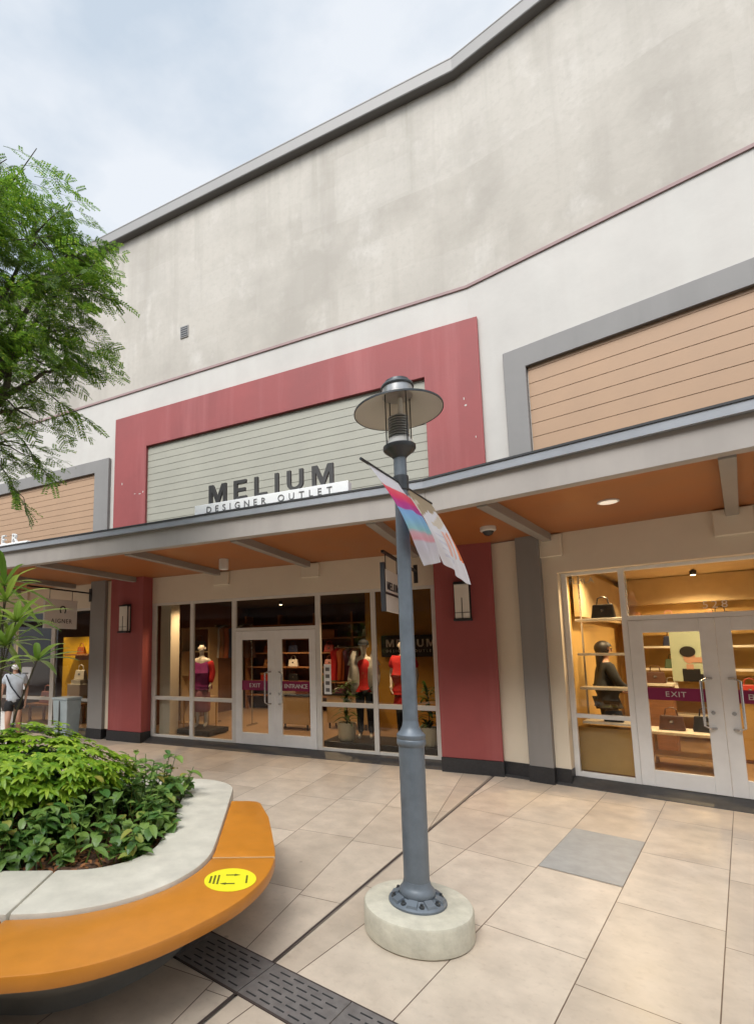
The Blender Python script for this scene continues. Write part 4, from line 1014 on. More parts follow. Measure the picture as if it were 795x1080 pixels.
MB().lathe([(.005, 0), (.07, .03), (.085, .09), (.06, .15), (.005, .175)], 20, (0, 0, .70)).build('ball', MT['white'], t, smooth=60)

# ------------------------------------------------------------------ signs and fittings on the facade
t = thing('canopy_sign', 'dark upright shop letters over a white name board on the canopy edge', 'sign', W('L', -3.40, 2.38, 3.575), AL)
MB().box(0, 2.20, -.03, .09, .0, .155).build('name_board', MT['white'], t, bevel=.004, seg=1)
for mb in text_mb('MELIUM', .265, 1.80, .018, .20, .158, .03, .004): mb.build('letter', MT['charcoal'], t)
join(text_mb('DESIGNER OUTLET', .085, 1.80, .004, .20, .032, -.033, 0)).build('lettering', MT['ltgrey'], t)
t = thing('canopy_sign', 'pale letters over a white board on the canopy, cut by the left photo edge', 'sign', W('L', -8.85, 2.38, 3.575), AL)
MB().box(0, 2.02, -.03, .09, .0, .065).build('name_board', MT['white'], t, bevel=.02)
for mb in text_mb('AIGNER', .16, 1.60, .02, .10, .075, .03, 0): mb.build('letter', MT['white'], t)

def wall_lamp(label, u):
    t = thing('wall_lamp', label, 'wall lamp', W('L', u, pr, 2.19), AL, 'lantern lamps on the red pilasters')
    lm = mat('frosted_lamp_glass', (.66, .62, .55), .5, .05)
    MB().box(-.115, .115, -.012, 0, -.03, .55).build('back_plate', MT['black'], t)
    MB().box(-.10, .10, -.115, -.012, .0, .50).build('lamp_glass', lm, t, bevel=.008)
    MB().box(-.125, .125, -.135, -.012, -.035, -.002).build('base_tray', MT['black'], t, bevel=.004, seg=1)
    MB().box(-.11, .11, -.125, -.012, .502, .525).build('top_cap', MT['black'], t)
    MB().box(-.005, .005, -.1215, -.1155, .0, .30).box(-.10, .10, -.121, -.1155, .08, .088).build('grille', MT['black'], t)
    for sx in (-1, 1): MB().box(sx * .104 - .008 + .0, sx * .104 + .008, -.09, -.07, .0, .50).build('side_bar', MT['black'], t)
wall_lamp('lantern lamp on the left red pilaster', -6.80)
wall_lamp('lantern lamp on the right red pilaster beside the flying banner', -.29)

def blade_sign(label, u, v0, v1, z0, z1, zr, vr0, vr1, draw):
    t = thing('hanging_sign', label, 'hanging sign', W('L', u, 0, 0), AL)
    MB().box(-.018, .018, -vr1, -vr0, zr - .015, zr + .015).build('bracket_arm', MT['black'], t)
    MB().box(-.03, .03, -vr0 - .02, -vr0, zr - .18, zr + .10).build('wall_plate', MT['black'], t)
    for v in (v0 + .12, v1 - .12): MB().tube([(0, -v, zr), (0, -v, z1)], .006, 6).build('hanger', MT['black'], t)
    p = MB().box(-.02, .02, -v1, -v0, z0, z1).build('panel', MT['offwhite'], t, bevel=.003, seg=1)
    draw(t, p)
def draw_a(t, p):
    join(text_mb('AIGNER', .085, .50, .003, -1.07, 2.36, .021, 0, axis='y')).build('lettering', MT['black'], p)
    pts = [(.022, -.80 + .065 * math.cos(a), 2.62 + .075 * math.sin(a)) for a in np.linspace(R(-50), R(230), 18)]
    MB().tube(pts, .014, 6).build('emblem', MT['black'], p)
def draw_m(t, p):
    MB().box(-.026, .026, -1.985, -1.945, 2.21, 2.80).build('end_strip', MT['black'], t)
    MB().box(.021, .024, -1.93, -1.19, 2.42, 2.45).build('rule', MT['black'], p)
    join(text_mb('MELIUM', .10, .56, .003, -1.86, 2.48, .022, .012, axis='y')).build('lettering', MT['black'], p)
blade_sign('white hanging sign with a black horseshoe emblem on the left grey column', -7.85, .44, 1.22, 2.25, 2.83, 3.03, .08, 1.60, draw_a)
blade_sign('white hanging sign with black end strip, half hidden by the lamp post', -.95, 1.16, 1.95, 2.22, 2.73, 2.94, .10, 1.95, draw_m)

t = thing('ceiling_light', 'white cylinder light under the canopy above the left shop window', 'ceiling light', W('L', -3.93, .88, 3.284), AL)
MB().lathe([(.075, -.17), (.08, -.165), (.08, 0)], 20).build('housing', MT['offwhite'], t, smooth=40); MB().lathe([(.06, -.174), (.06, -.1715)], 20).build('lens', MT['white'], t)
t = thing('security_camera', 'white dome camera with dark lens under the canopy beside the red portal', 'camera', W('R', .46, 1.0, 3.284), AR)
MB().lathe([(.085, -.055), (.095, -.045), (.095, 0)], 20).build('housing', MT['offwhite'], t, smooth=40); MB().lathe([(.005, -.115), (.045, -.10), (.07, -.06)], 20).build('dome', MT['black'], t, smooth=60)
t = thing('ceiling_light', 'flat round white light set in the canopy soffit before the right shop', 'ceiling light', W('R', 1.805, 1.25, 3.284), AR)
MB().lathe([(.10, -.012), (.10, 0)], 24).build('trim_ring', MT['offwhite'], t)
MB().lathe([(.082, -.016), (.082, -.0125)], 24).build('lens', mat('lit_lens', (.9, .85, .75), .5, emit=((1, .9, .75), .25)), t)
t = thing('wall_vent', 'small grey vent high on the stained wall', 'vent', W('L', -5.48, 0, 8.22), AL)
MB().box(-.10, .10, -.02, 0, 0, .25).build('vent_frame', MT['cornice'], t)
MB().box(-.08, .08, -.024, -.0205, .02, .23).build('vent_opening', MT['black'], t)
for k in range(4): MB().box(-.078, .078, -.028, -.0242, .035 + k * .05, .05 + k * .05).build('louvre', MT['cornice'], t)

# ------------------------------------------------------------------ street lamp
PX, PY = .845, 3.42
lp = thing('street_lamp', 'tall blue grey lamp post with disc shade on a round concrete plinth', 'street lamp', (PX, PY, 0))
MB().lathe([(.325, 0), (.335, .01), (.335, .15), (.328, .163), (.31, .168), (.02, .170)], 72).build('plinth', [MT['conc']], lp, smooth=35)
fl = MB()
fl.lathe([(.178, .17), (.178, .182), (.165, .192), (.12, .205), (.108, .215), (.112, .222), (.110, .245), (.096, .262), (.088, .275), (.082, .30)], 40)
for k in range(8):
    a = 2 * math.pi * (k + .4) / 8; c, s = math.cos(a), math.sin(a)
    q = [(r * c - h * s, r * s + h * c, z) for (r, h, z) in ((.112, -.03, .19), (.112, .03, .19), (.165, .034, .188), (.165, -.034, .188), (.112, -.026, .222), (.112, .026, .222), (.160, .030, .206), (.160, -.030, .206))]
    fl.add(q, [(0, 3, 2, 1), (4, 5, 6, 7), (0, 1, 5, 4), (1, 2, 6, 5), (2, 3, 7, 6), (3, 0, 4, 7)])
fo = fl.build('flange', MT['lamp'], lp, smooth=35)
for k in range(8):
    a = 2 * math.pi * (k + .9) / 8
    MB().lathe([(.017, .185), (.017, .206), (.010, .209), (.010, .219)], 6, (.145 * math.cos(a), .145 * math.sin(a), 0)).build('bolt', MT['lamp_d'], fo)
MB().lathe([(.080, .29), (.082, 1.115), (.082, 1.13)], 40).build('lower_pole', MT['lamp'], lp, smooth=40)
MB().lathe([(.083, 1.125), (.092, 1.14), (.093, 1.165), (.088, 1.172), (.091, 1.18), (.091, 1.20), (.070, 1.222), (.056, 1.25), (.049, 1.29)], 40).build('collar', MT['lamp'], lp, smooth=40)
MB().lathe([(.049, 1.28), (.047, 2.2), (.044, 3.08)], 32).build('upper_pole', MT['lamp'], lp, smooth=40)
ln = MB().lathe([(.046, 3.075), (.052, 3.088), (.066, 3.10), (.104, 3.13), (.112, 3.142), (.112, 3.162), (.09, 3.17), (.005, 3.172)], 36).build('lantern', MT['lamp_d'], lp, smooth=40)
MB().lathe([(.090, 3.171), (.090, 3.192), (.078, 3.212), (.01, 3.213)], 30).build('burner_base', MT['white'], ln, smooth=40)
lv = MB()
for k in range(9): lv.lathe([(.042, 3.224 + k * .0185), (.072, 3.218 + k * .0185), (.073, 3.223 + k * .0185), (.044, 3.231 + k * .0185)], 26)
lv.lathe([(.036, 3.212), (.036, 3.388), (.03, 3.394)], 20)
lv.build('louvre_stack', MT['louvre'], ln, smooth=30)
MB().lathe([(.016, 3.394), (.018, 3.50), (.012, 3.52)], 14, (.018, 0, 0)).build('bulb', MT['white'], ln, smooth=40)
MB().lathe([(.094, 3.175), (.094, 3.525)], 32, cap=False).build('lantern_glass', glass_mat('lantern_glass', (.98, .975, .96), 1.1), ln, smooth=60)
for k in range(4):
    a = R(20 + 90 * k); MB().tube([(.101 * math.cos(a), .101 * math.sin(a), 3.16), (.101 * math.cos(a), .101 * math.sin(a), 3.535)], .0042, 8).build('guard_bar', MT['lamp_d'], ln)
sh = MB().lathe([(.104, 3.528), (.20, 3.472), (.295, 3.421), (.302, 3.418), (.303, 3.426), (.295, 3.431), (.20, 3.482), (.104, 3.538), (.104, 3.528)], 64, cap=False).build('shade', MT['disc'], lp, smooth=50)
MB().lathe([(.3025, 3.4155), (.3075, 3.4155), (.3075, 3.4285), (.3025, 3.4285), (.3025, 3.4155)], 64, cap=False).build('shade_rim', MT['lamp_d'], sh)
MB().lathe([(.112, 3.530), (.107, 3.536), (.106, 3.592), (.02, 3.594)], 36).build('cap', MT['lamp_s'], lp, smooth=35)
MB().lathe([(.114, 3.590), (.116, 3.600), (.110, 3.612), (.088, 3.618), (.085, 3.640), (.06, 3.650), (.005, 3.652)], 36).build('cap_lid', MT['lamp_d'], lp, smooth=35)
rd = Vector((.725, .99, 0)).normalized()
zr = 2.892
MB().tube([Vector((0, 0, zr)) - rd * .60, Vector((0, 0, zr)) + rd * .60], .009, 8).build('banner_arm', MT['lamp_d'], lp)
MB().lathe([(.049, zr - .05), (.054, zr - .045), (.054, zr + .05), (.049, zr + .055)], 24).build('arm_clamp', MT['lamp_d'], lp, smooth=40)

# banners blown out from the arm
def cloth(name, pa, pb, qa, qb, bow, mats, pick, parent, nu=22, nv=44):
    pa, pb, qa, qb = map(Vector, (pa, pb, qa, qb)); mb = MB()
    nrm = ((pb - pa).cross(qa - pa)).normalized()
    vs_ = []
    for j in range(nv + 1):
        t_ = j / nv
        for i in range(nu + 1):
            s_ = i / nu
            p = pa.lerp(pb, s_).lerp(qa.lerp(qb, s_), t_)
            wv = bow * math.sin(math.pi * t_) + .028 * t_ * .7 * math.sin(6.2 * s_ + 3.5 * t_) + .008 * t_ * math.sin(15 * s_ - 6 * t_)
            p = p + nrm * wv + Vector((0, 0, -.03 * math.sin(math.pi * t_)))
            vs_.append(p)
    for j in range(nv):
        for i in range(nu):
            mb.add([], []); a = j * (nu + 1) + i
            mb.f.append((a, a + 1, a + nu + 2, a + nu + 1)); mb.m.append(pick((i + .5) / nu, (j + .5) / nv))
    mb.v = [tuple(v) for v in vs_]
    return mb.build(name, mats, parent, smooth=180, recalc=False)
def fabric(n, c):
    m = leaf_mat(n, c, tuple(x * 1.0 for x in c), None, .8, .35); return m
def gradient_cloth(name):
    """printed banner: colour bands along the cloth, from UV."""
    m, t, b, o = new_mat(name); N = t.nodes.new; K = t.links.new
    uv = N('ShaderNodeUVMap'); uv.uv_map = 'UVMap'; sp_ = N('ShaderNodeSeparateXYZ'); K(uv.outputs[0], sp_.inputs[0])
    nz = N('ShaderNodeTexNoise'); nz.inputs['Scale'].default_value = 2.2; nz.inputs['Detail'].default_value = 2; K(uv.outputs[0], nz.inputs['Vector'])
    ad = N('ShaderNodeMath'); ad.operation = 'MULTIPLY_ADD'; ad.inputs[1].default_value = .06; K(nz.outputs['Fac'], ad.inputs[0]); K(sp_.outputs['Y'], ad.inputs[2])
    cr = N('ShaderNodeValToRGB'); K(ad.outputs[0], cr.inputs[0]); el = cr.color_ramp.elements
    stops = [(0, (.68, .68, .72)), (.19, (.66, .64, .70)), (.205, (.76, .10, .13)), (.29, (.70, .05, .14)), (.34, (.50, .04, .24)), (.405, (.42, .06, .30)), (.42, (.22, .40, .72)), (.53, (.24, .48, .70)), (.62, (.30, .55, .58)), (.66, (.70, .42, .48)), (.73, (.76, .36, .42)), (.76, (.66, .62, .70)), (1, (.70, .69, .74))]
    el[0].position = stops[0][0]; el[0].color = stops[0][1] + (1,); el[1].position = 1; el[1].color = stops[-1][1] + (1,)
    for p, c in stops[1:-1]: e = el.new(p); e.color = c + (1,)
    last_ = cr.outputs[0]
    K(last_, b.inputs['Base Color']); b.inputs['Roughness'].default_value = .75
    tl = N('ShaderNodeBsdfTranslucent'); K(last_, tl.inputs[0]); mx = N('ShaderNodeMixShader'); mx.inputs[0].default_value = .35
    K(b.outputs[0], mx.inputs[1]); K(tl.outputs[0], mx.inputs[2]); K(mx.outputs[0], o.inputs[0])
    return m
def set_uv(o, nu, nv):
    lay = o.data.uv_layers.new(name='UVMap')
    for l in o.data.loops:
        i = l.vertex_index; lay.data[l.index].uv = ((i % (nu + 1)) / nu, (i // (nu + 1)) / nv)
fc = {n: fabric(n + '_cloth', c) for n, c in dict(white=(.70, .69, .73), ink=(.50, .44, .46), tan=(.40, .32, .22), orange=(.72, .22, .09), pink=(.74, .46, .40), sand=(.62, .55, .46), pale=(.60, .59, .67)).items()}
base = Vector((PX, PY, 0))
t = thing('banner', 'colourful banner of red, blue, pink and white bands blown from the lamp arm', 'banner', (PX, PY, zr))
pa, pb = -rd * .52, -rd * .02
qa = Vector((.975, 3.42, 2.315)) - base - Vector((0, 0, zr)); qb = Vector((1.235, 3.86, 2.415)) - base - Vector((0, 0, zr))
o = cloth('banner_cloth', pa, pb, qa, qb, -.06, [gradient_cloth('printed_banner')], lambda s, v: 0, t); set_uv(o, 22, 44)
ms = MB()
def on_cloth(s, v, lift=-.004):
    p = pa.lerp(pb, s).lerp(qa.lerp(qb, s), v); n = ((pb - pa).cross(qa - pa)).normalized()
    wv = -.06 * math.sin(math.pi * v) + .028 * v * math.sin(6.2 * s + 3.5 * v) + .012 * v * math.sin(15 * s - 6 * v)
    return p + n * (wv + lift) + Vector((0, 0, -.03 * math.sin(math.pi * v)))
t2 = thing('banner', 'tan, orange and white banner on the far half of the lamp arm', 'banner', (PX, PY, zr))
pa2, pb2 = rd * .045, rd * .58
qa2 = Vector((1.255, 3.87, 2.40)) - base - Vector((0, 0, zr)); qb2 = Vector((1.585, 4.20, 2.28)) - base - Vector((0, 0, zr))
def pick2(s, v):
    e = v + .04 * math.sin(9 * s)
    if e < .16: return 1
    if e < .40: return (5, 5, 1, 0, 5, 0, 5)[int((s * 3 + v * 9) % 7)]
    if s > .42 and e < .72: return (3, 4, 0, 3)[int(s * 12) % 4]
    if .5 < v < .9 and .15 < s < .5 and (int(v * 30) % 3 == 0): return 6
    return 0
cloth('banner_cloth', pa2, pb2, qa2, qb2, -.05, [fc['white'], fc['tan'], fc['ink'], fc['orange'], fc['pink'], fc['sand'], fc['pale']], pick2, t2)

# ------------------------------------------------------------------ planter with bench
def smooth_line(pts, n=6):
    P_ = [Vector((p[0], p[1])) for p in pts]; P_ = [P_[0] * 2 - P_[1]] + P_ + [P_[-1] * 2 - P_[-2]]; r = []
    for i in range(1, len(P_) - 2):
        for k in range(n):
            t_ = k / n; a, b, c, d = P_[i - 1:i + 3]
            r.append(.5 * ((2 * b) + (c - a) * t_ + (2 * a - 5 * b + 4 * c - d) * t_ ** 2 + (3 * b - a - 3 * c + d) * t_ ** 3))
    r.append(P_[-2]); return [(p.x, p.y) for p in r]
def arc(cx, cy, r, a0, a1, n=14): return [(cx + r * math.cos(R(a0 + (a1 - a0) * i / n)), cy + r * math.sin(R(a0 + (a1 - a0) * i / n))) for i in range(n + 1)]
LX = -5.2
rim_out = [(LX, 5.36)] + [(-1.2, 5.36)] + arc(-.90, 4.92, .44, 88, 2, 12) + [(-.452, 4.3), (-.450, 3.75)] + arc(-1.30, 3.53, .848, -2, -90, 20) + [(LX, 2.665)]
rim_in = [(LX, 4.95)] + [(-1.4, 4.95)] + arc(-1.22, 4.62, .33, 85, 5, 10) + [(-.855, 4.2), (-.84, 3.95)] + arc(-1.26, 3.62, .415, -5, -90, 14) + [(LX, 3.205)]
bench_out = [(LX, 2.14), (-3, 2.16), (-1.8, 2.185), (-1.15, 2.218), (-.866, 2.274), (-.63, 2.405), (-.44, 2.575), (-.236, 2.825), (-.105, 3.105), (-.053, 3.39), (-.07, 3.717), (-.112, 4.187)]
bench_out = smooth_line(bench_out, 7)
pl = thing('planter_bench', 'round-cornered planter with pale rim and wrap-around ochre bench', 'planter', (-2.2, 3.9, 0))
OFF = Vector((2.2, -3.9))
def ploc(pts): return [(x + OFF.x, y + OFF.y) for x, y in pts]
def ring_part(outer, inner, z0, z1, name, m, bevel, parent=pl):
    return MB().prism(ploc(outer + inner[::-1]), z0, z1).build(name, m, parent, bevel=bevel, smooth=35)
# rim, two castings split by a seam at x = -1.36
so = [p for p in rim_out if not (p[0] < -1.366 and p[1] < 3)] + [(-1.366, 2.682)]
si = [p for p in rim_in if not (p[0] < -1.356 and p[1] < 3.3)] + [(-1.356, 3.205)]
ring_part(so, si, .30, .475, 'rim', MT['rim'], .022)
ring_part([(-1.372, 2.682), (LX, 2.665)], [(-1.362, 3.205), (LX, 3.205)], .30, .474, 'rim', MT['rim'], .022)
# bench slabs
inn = [(-.446, y) for y in (4.62, 4.3, 3.75)] + [(x + .007 * math.cos(math.atan2(y - 3.53, x + 1.3)), y + .007 * math.sin(math.atan2(y - 3.53, x + 1.3))) for x, y in arc(-1.30, 3.53, .848, -2, -90, 20)] + [(-1.8, 2.672), (LX, 2.655)]
oA = [(-.446, 4.625), (-.30, 4.622), (-.225, 4.60), (-.19, 4.55)] + [p for p in bench_out[::-1] if p[1] > 3.405] + [(-.0535, 3.403)]
iA = [p for p in inn if p[1] > 3.41] + [(-.446 - .004, 3.403)]
MB().prism(ploc(oA + iA[::-1]), .385, .455).build('bench_slab', MT['bench'], pl, bevel=.012, smooth=35)
oB = [(-.0535, 3.395)] + [p for p in bench_out[::-1] if p[1] < 3.39 and p[0] > -1.36] + [(-1.42, 2.205)]
iB = [(-.452, 3.395)] + [p for p in inn if p[1] < 3.39 and p[0] > -1.36] + [(-1.375, 2.670)]
MB().prism(ploc(oB + iB[::-1]), .385, .455).build('bench_slab', MT['bench'], pl, bevel=.012, smooth=35)
oC = [(-1.43, 2.205)] + [p for p in bench_out[::-1] if p[0] < -1.44]
iC = [(-1.385, 2.670)] + [p for p in inn if p[0] < -1.44]
MB().prism(ploc(oC + iC[::-1]), .385, .455).build('bench_slab', MT['bench'], pl, bevel=.012, smooth=35)
MB().prism(ploc([(-.054, 3.3965), (-.054, 3.4015), (-.45, 3.4015), (-.45, 3.3965)]), .39, .4545).build('slab_joint', MT['bench_gap'], pl)
# bowl shaped concrete body under rim and bench
def off_line(pts, d):
    r = []
    for i, p in enumerate(pts):
        a = Vector(pts[max(0, i - 1)]); b = Vector(pts[min(len(pts) - 1, i + 1)]); t_ = (b - a).normalized(); nrm = Vector((t_.y, -t_.x))
        r.append((p[0] + nrm.x * d, p[1] + nrm.y * d))
    return r
bo = [(LX, 5.30), (-1.2, 5.30), (-.7, 5.15), (-.5, 4.85), (-.42, 4.5)] + [(x, y) for x, y in bench_out[::-1]]
lv_ = []
for f, z in ((.10, .386), (.16, .33), (.34, .20), (.50, .08), (.52, 0)):
    q = []
    for i, (x, y) in enumerate(bo):
        if i < 5: q.append((x - (f * .3 if i > 1 else 0), y - f * .35)); continue
        cx, cy = (-1.7, 3.6); v = Vector((cx - x, cy - y))
        if x < -1.7: v = Vector((0, 1))
        v.normalize(); q.append((x + v.x * f, y + v.y * f))
    lv_.append([(x + OFF.x, y + OFF.y, z) for x, y in q])
mb = MB(); n_ = len(bo)
for q in lv_: mb.v += q
for j in range(len(lv_) - 1):
    for i in range(n_): mb.f.append((j * n_ + i, j * n_ + (i + 1) % n_, (j + 1) * n_ + (i + 1) % n_, (j + 1) * n_ + i)); mb.m.append(0)
mb.build('bowl_base', MT['plinth'], pl, smooth=50)
MB().prism(ploc([(LX, 4.97), (-1.4, 4.97)] + arc(-1.22, 4.62, .35, 85, 5, 8) + [(-.82, 3.95)] + arc(-1.26, 3.62, .435, -5, -90, 10) + [(LX, 3.185)]), .28, .42).build('soil', MT['soil'], pl)
# yellow round sticker on the bench
st = MB().lathe([(.148, 0), (.148, .0015)], 40, (-.304 + OFF.x, 3.078 + OFF.y, .4558)).build('sticker', MT['yellow'], pl)
mk = MB(); cx, cy, cz = -.304 + OFF.x, 3.078 + OFF.y, .4578
def flat(pts): mk.add([(cx + x, cy + y, cz) for x, y in pts] + [(cx + x, cy + y, cz + .0006) for x, y in pts], [tuple(range(len(pts))), tuple(range(len(pts), 2 * len(pts)))[::-1]])
for y, s in ((.055, 1), (-.055, -1)):
    flat([(s * .055, y), (s * .02, y + .014), (s * .02, y + .006), (-s * .03, y + .006), (-s * .03, y - .006), (s * .02, y - .006), (s * .02, y - .014)])
for i, ln_ in enumerate((.09, .11, .12)):
    x = -.118 + i * .022
    for k in range(7):
        y = -ln_ / 2 + ln_ * k / 7; flat([(x, y), (x + .011, y), (x + .011, y + ln_ / 9), (x, y + ln_ / 9)])
for k in range(8):
    y = -.05 + k * .0125; flat([(.088, y), (.099, y), (.099, y + .009), (.088, y + .009)])
mk.build('sticker_print', MT['ink'], st)

# drainage channel cover
dd = Vector((.77, -.638, 0)).normalized(); dn = Vector((.638, .77, 0))
dr = thing('drain_cover', 'dark slotted drain cover strip in the paving beside the bench', 'drain cover', (-.15, 2.96, 0), math.atan2(dd.y, dd.x))
for k in range(-4, 8):
    x0 = k * .5
    b_ = MB().box(x0 + .003, x0 + .497, -.15, .15, -.01, .007).build('grate_panel', MT['drain'], dr)
    s_ = MB()
    for c in range(5):
        for r_ in range(6):
            x = x0 + .035 + c * .092 + (.04 if r_ % 2 else 0); y = -.118 + r_ * .046
            if x + .07 < x0 + .495: s_.box(x, x + .066, y - .0045, y + .0045, .0072, .0086)
    s_.build('slots', MT['slot'], b_)
for sy in (-.156, .156): MB().box(-2, 4, sy - .006, sy + .006, -.01, .006).build('edge_strip', MT['joint'], dr)

# ------------------------------------------------------------------ plants
def rosettes(mb, center, nleaf, ln, wd, tilt, upv, droop=.35):
    upv = Vector(upv).normalized(); a = upv.cross(Vector((.3, .8, .1))).normalized(); b = upv.cross(a)
    ph = random.random() * 6.28
    for k in range(nleaf):
        an = ph + 2 * math.pi * k / nleaf; d = (a * math.cos(an) + b * math.sin(an)) * math.cos(tilt) + upv * math.sin(tilt)
        l = ln * random.uniform(.8, 1.15)
        blade(mb, center, d, l, wd * random.uniform(.85, 1.1), droop, 3, .18, side=d.cross(upv))
# clipped lime green bush: rosettes over an uneven dome, inner leaves coloured dark for the shade within
bs = thing('bush', 'clipped lime green bush in the planter below the palm', 'bush', (-2.35, 4.1, .42))
mb = MB(); md = MB()
def dome(theta, ph):
    cph = max(0, math.cos(ph)) ** .62
    r = 1 + .10 * math.sin(3 * theta + 1) + .07 * math.sin(5 * ph + 2 * theta)
    return Vector((1.0 * r * math.cos(theta) * cph, .62 * r * math.sin(theta) * cph, .10 + .60 * r * math.sin(ph) ** .7 if ph > 0 else .1))
for k in range(1250):
    th = random.uniform(0, 2 * math.pi); ph = math.asin(random.uniform(.22, 1))
    p = dome(th, ph) * random.uniform(.90, 1.05)
    n = Vector((p.x / 1.0, p.y / .4, max(.1, p.z) / .5)).normalized()
    rosettes(mb, p, random.choice((6, 7, 8)), random.uniform(.058, .085), .030, .25, (n + Vector((0, 0, .9)) + Vector((random.uniform(-.3, .3), random.uniform(-.3, .3), 0))))
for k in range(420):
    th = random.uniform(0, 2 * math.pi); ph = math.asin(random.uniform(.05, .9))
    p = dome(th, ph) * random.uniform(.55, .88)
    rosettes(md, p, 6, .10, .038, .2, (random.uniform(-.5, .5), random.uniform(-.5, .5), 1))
mb.build('foliage', MT['leaf_bush'], bs, recalc=False)
md.build('inner_foliage', MT['leaf_bush_shade'], bs, recalc=False)
sm = MB()
for k in range(26):
    th = random.uniform(0, 6.28); q = dome(th, .7) * .8
    sm.tube([(q.x * .35, q.y * .35, -.02), (q.x * .6, q.y * .6, .25), q], [.014, .010, .005], 5)
sm.build('stems', MT['bark'], bs)

# low glossy plants along the rim: one uncountable bed
mb = MB(); lt = MB()
def inside(x, y):
    if y > 4.9 or y < 3.24 or x > -.87: return False
    if x > -1.26 and y < 3.62 and (x + 1.26) ** 2 + (y - 3.62) ** 2 > .385 ** 2: return False
    return True
n = 0
while n < 330:
    x, y = random.uniform(-3.4, -.86), random.uniform(3.22, 4.9)
    if not inside(x, y): continue
    if ((x + 2.35) / 1.0) ** 2 + ((y - 4.1) / .58) ** 2 < .72: continue
    n += 1
    h = random.uniform(.12, .36) * (1.25 if x > -1.5 and y > 3.9 else 1)
    if y < 3.45 or x > -.98: h *= .7
    lean = Vector((random.uniform(-.12, .12), random.uniform(-.12, .12), 0))
    p0 = Vector((x, y, .415)); p1 = p0 + lean + Vector((0, 0, h))
    mb.tube([p0, p1], [.005, .003], 4, cap=False)
    for k in range(random.randint(5, 9)):
        f = random.uniform(.25, 1); q = p0.lerp(p1, f)
        blade(mb, q, rnd_dir(-.1, .85), random.uniform(.075, .13), random.uniform(.05, .078), random.uniform(.2, .7), 4, .22)
for k in range(1500):
    x, y = random.uniform(-3.2, -.87), random.uniform(3.22, 4.9)
    if inside(x, y): blade(lt, (x, y, .425 + random.random() * .03), rnd_dir(-.2, .35), random.uniform(.03, .07), .025, .3, 2)
gc_ = mb.build('ground_cover', MT['leaf_low'], recalc=False); tag(gc_, kind='stuff')
li = lt.build('leaf_litter', MT['leaf_litter'], recalc=False); tag(li, kind='stuff')

# palm behind the bush
pt = thing('palm_plant', 'clump of fan-leaved lady palm rising behind the lime green bush', 'palm', (-2.55, 4.55, .42))
mb = MB(); sm = MB()
for (x, y, z) in ((.22, -.25, 1.80), (.33, -.28, 1.62), (.49, -.22, 1.29), (.26, -.3, 1.42), (.06, -.25, 1.70), (-.02, -.3, 1.30), (-.14, -.2, 1.86), (.12, -.1, 1.95), (-.3, -.1, 1.5), (-.35, 0, 1.9), (.05, .0, 1.5), (-.45, .1, 1.25)):
    c = Vector((x * 1.0, y, z - .02)); root = Vector((random.uniform(-.1, .15), random.uniform(-.1, .1), .0))
    sm.tube([root, root.lerp(c, .55) + Vector((0, 0, .15)), c], [.012, .009, .005], 6)
    fdir = (c - root); fdir.z *= .25; fdir = fdir.normalized() if fdir.length > .05 else Vector((1, 0, 0))
    fdir = (fdir + Vector((random.uniform(.1, .7), random.uniform(-.5, .2), .25))).normalized()
    sd = fdir.cross(Vector((0, 0, 1))).normalized(); u_ = sd.cross(fdir)
    nb_ = random.randint(9, 12)
    for k in range(nb_):
        an = R(-115 + 230 * k / (nb_ - 1)); d = fdir * math.cos(an) + sd * math.sin(an) + u_ * random.uniform(.1, .35)
        blade(mb, c, d, random.uniform(.36, .52), random.uniform(.044, .064), random.uniform(.2, .5), 6, .3)
mb.build('fronds', MT['leaf_palm'], pt, recalc=False)
sm.build('stems', MT['bark'], pt, smooth=60)

# ------------------------------------------------------------------ feathery tree, trunk just out of frame
tr = thing('tree', 'feathery-leaved tree reaching in front of the building from the left', 'tree', (-3.35, 4.5, .42))
TB = Vector((-3.35, 4.5, .42))
tk = MB(); crown = MB()
def leaflets(mb, p0, p1, npair, ln, wd, upv):
    d = (p1 - p0); L = d.length; d.normalize(); sd = d.cross(upv).normalized(); up_ = sd.cross(d)
    for k in range(npair):
        f = .12 + .88 * k / (npair - 1); q = p0.lerp(p1, f) + Vector((0, 0, -.10 * L * f * f))
        sz = ln * (1 - .35 * abs(f - .45))
        for s in (-1, 1):
            dd_ = (sd * s * .86 + d * .5 + up_ * random.uniform(-.25, .15)).normalized()
            w_ = dd_.cross(up_).normalized() * wd * .5; t_ = q + dd_ * sz; m_ = q + dd_ * sz * .45
            i = len(mb.v); mb.v += [tuple(q), tuple(m_ + w_), tuple(t_), tuple(m_ - w_)]; mb.f.append((i, i + 1, i + 2, i + 3)); mb.m.append(0)
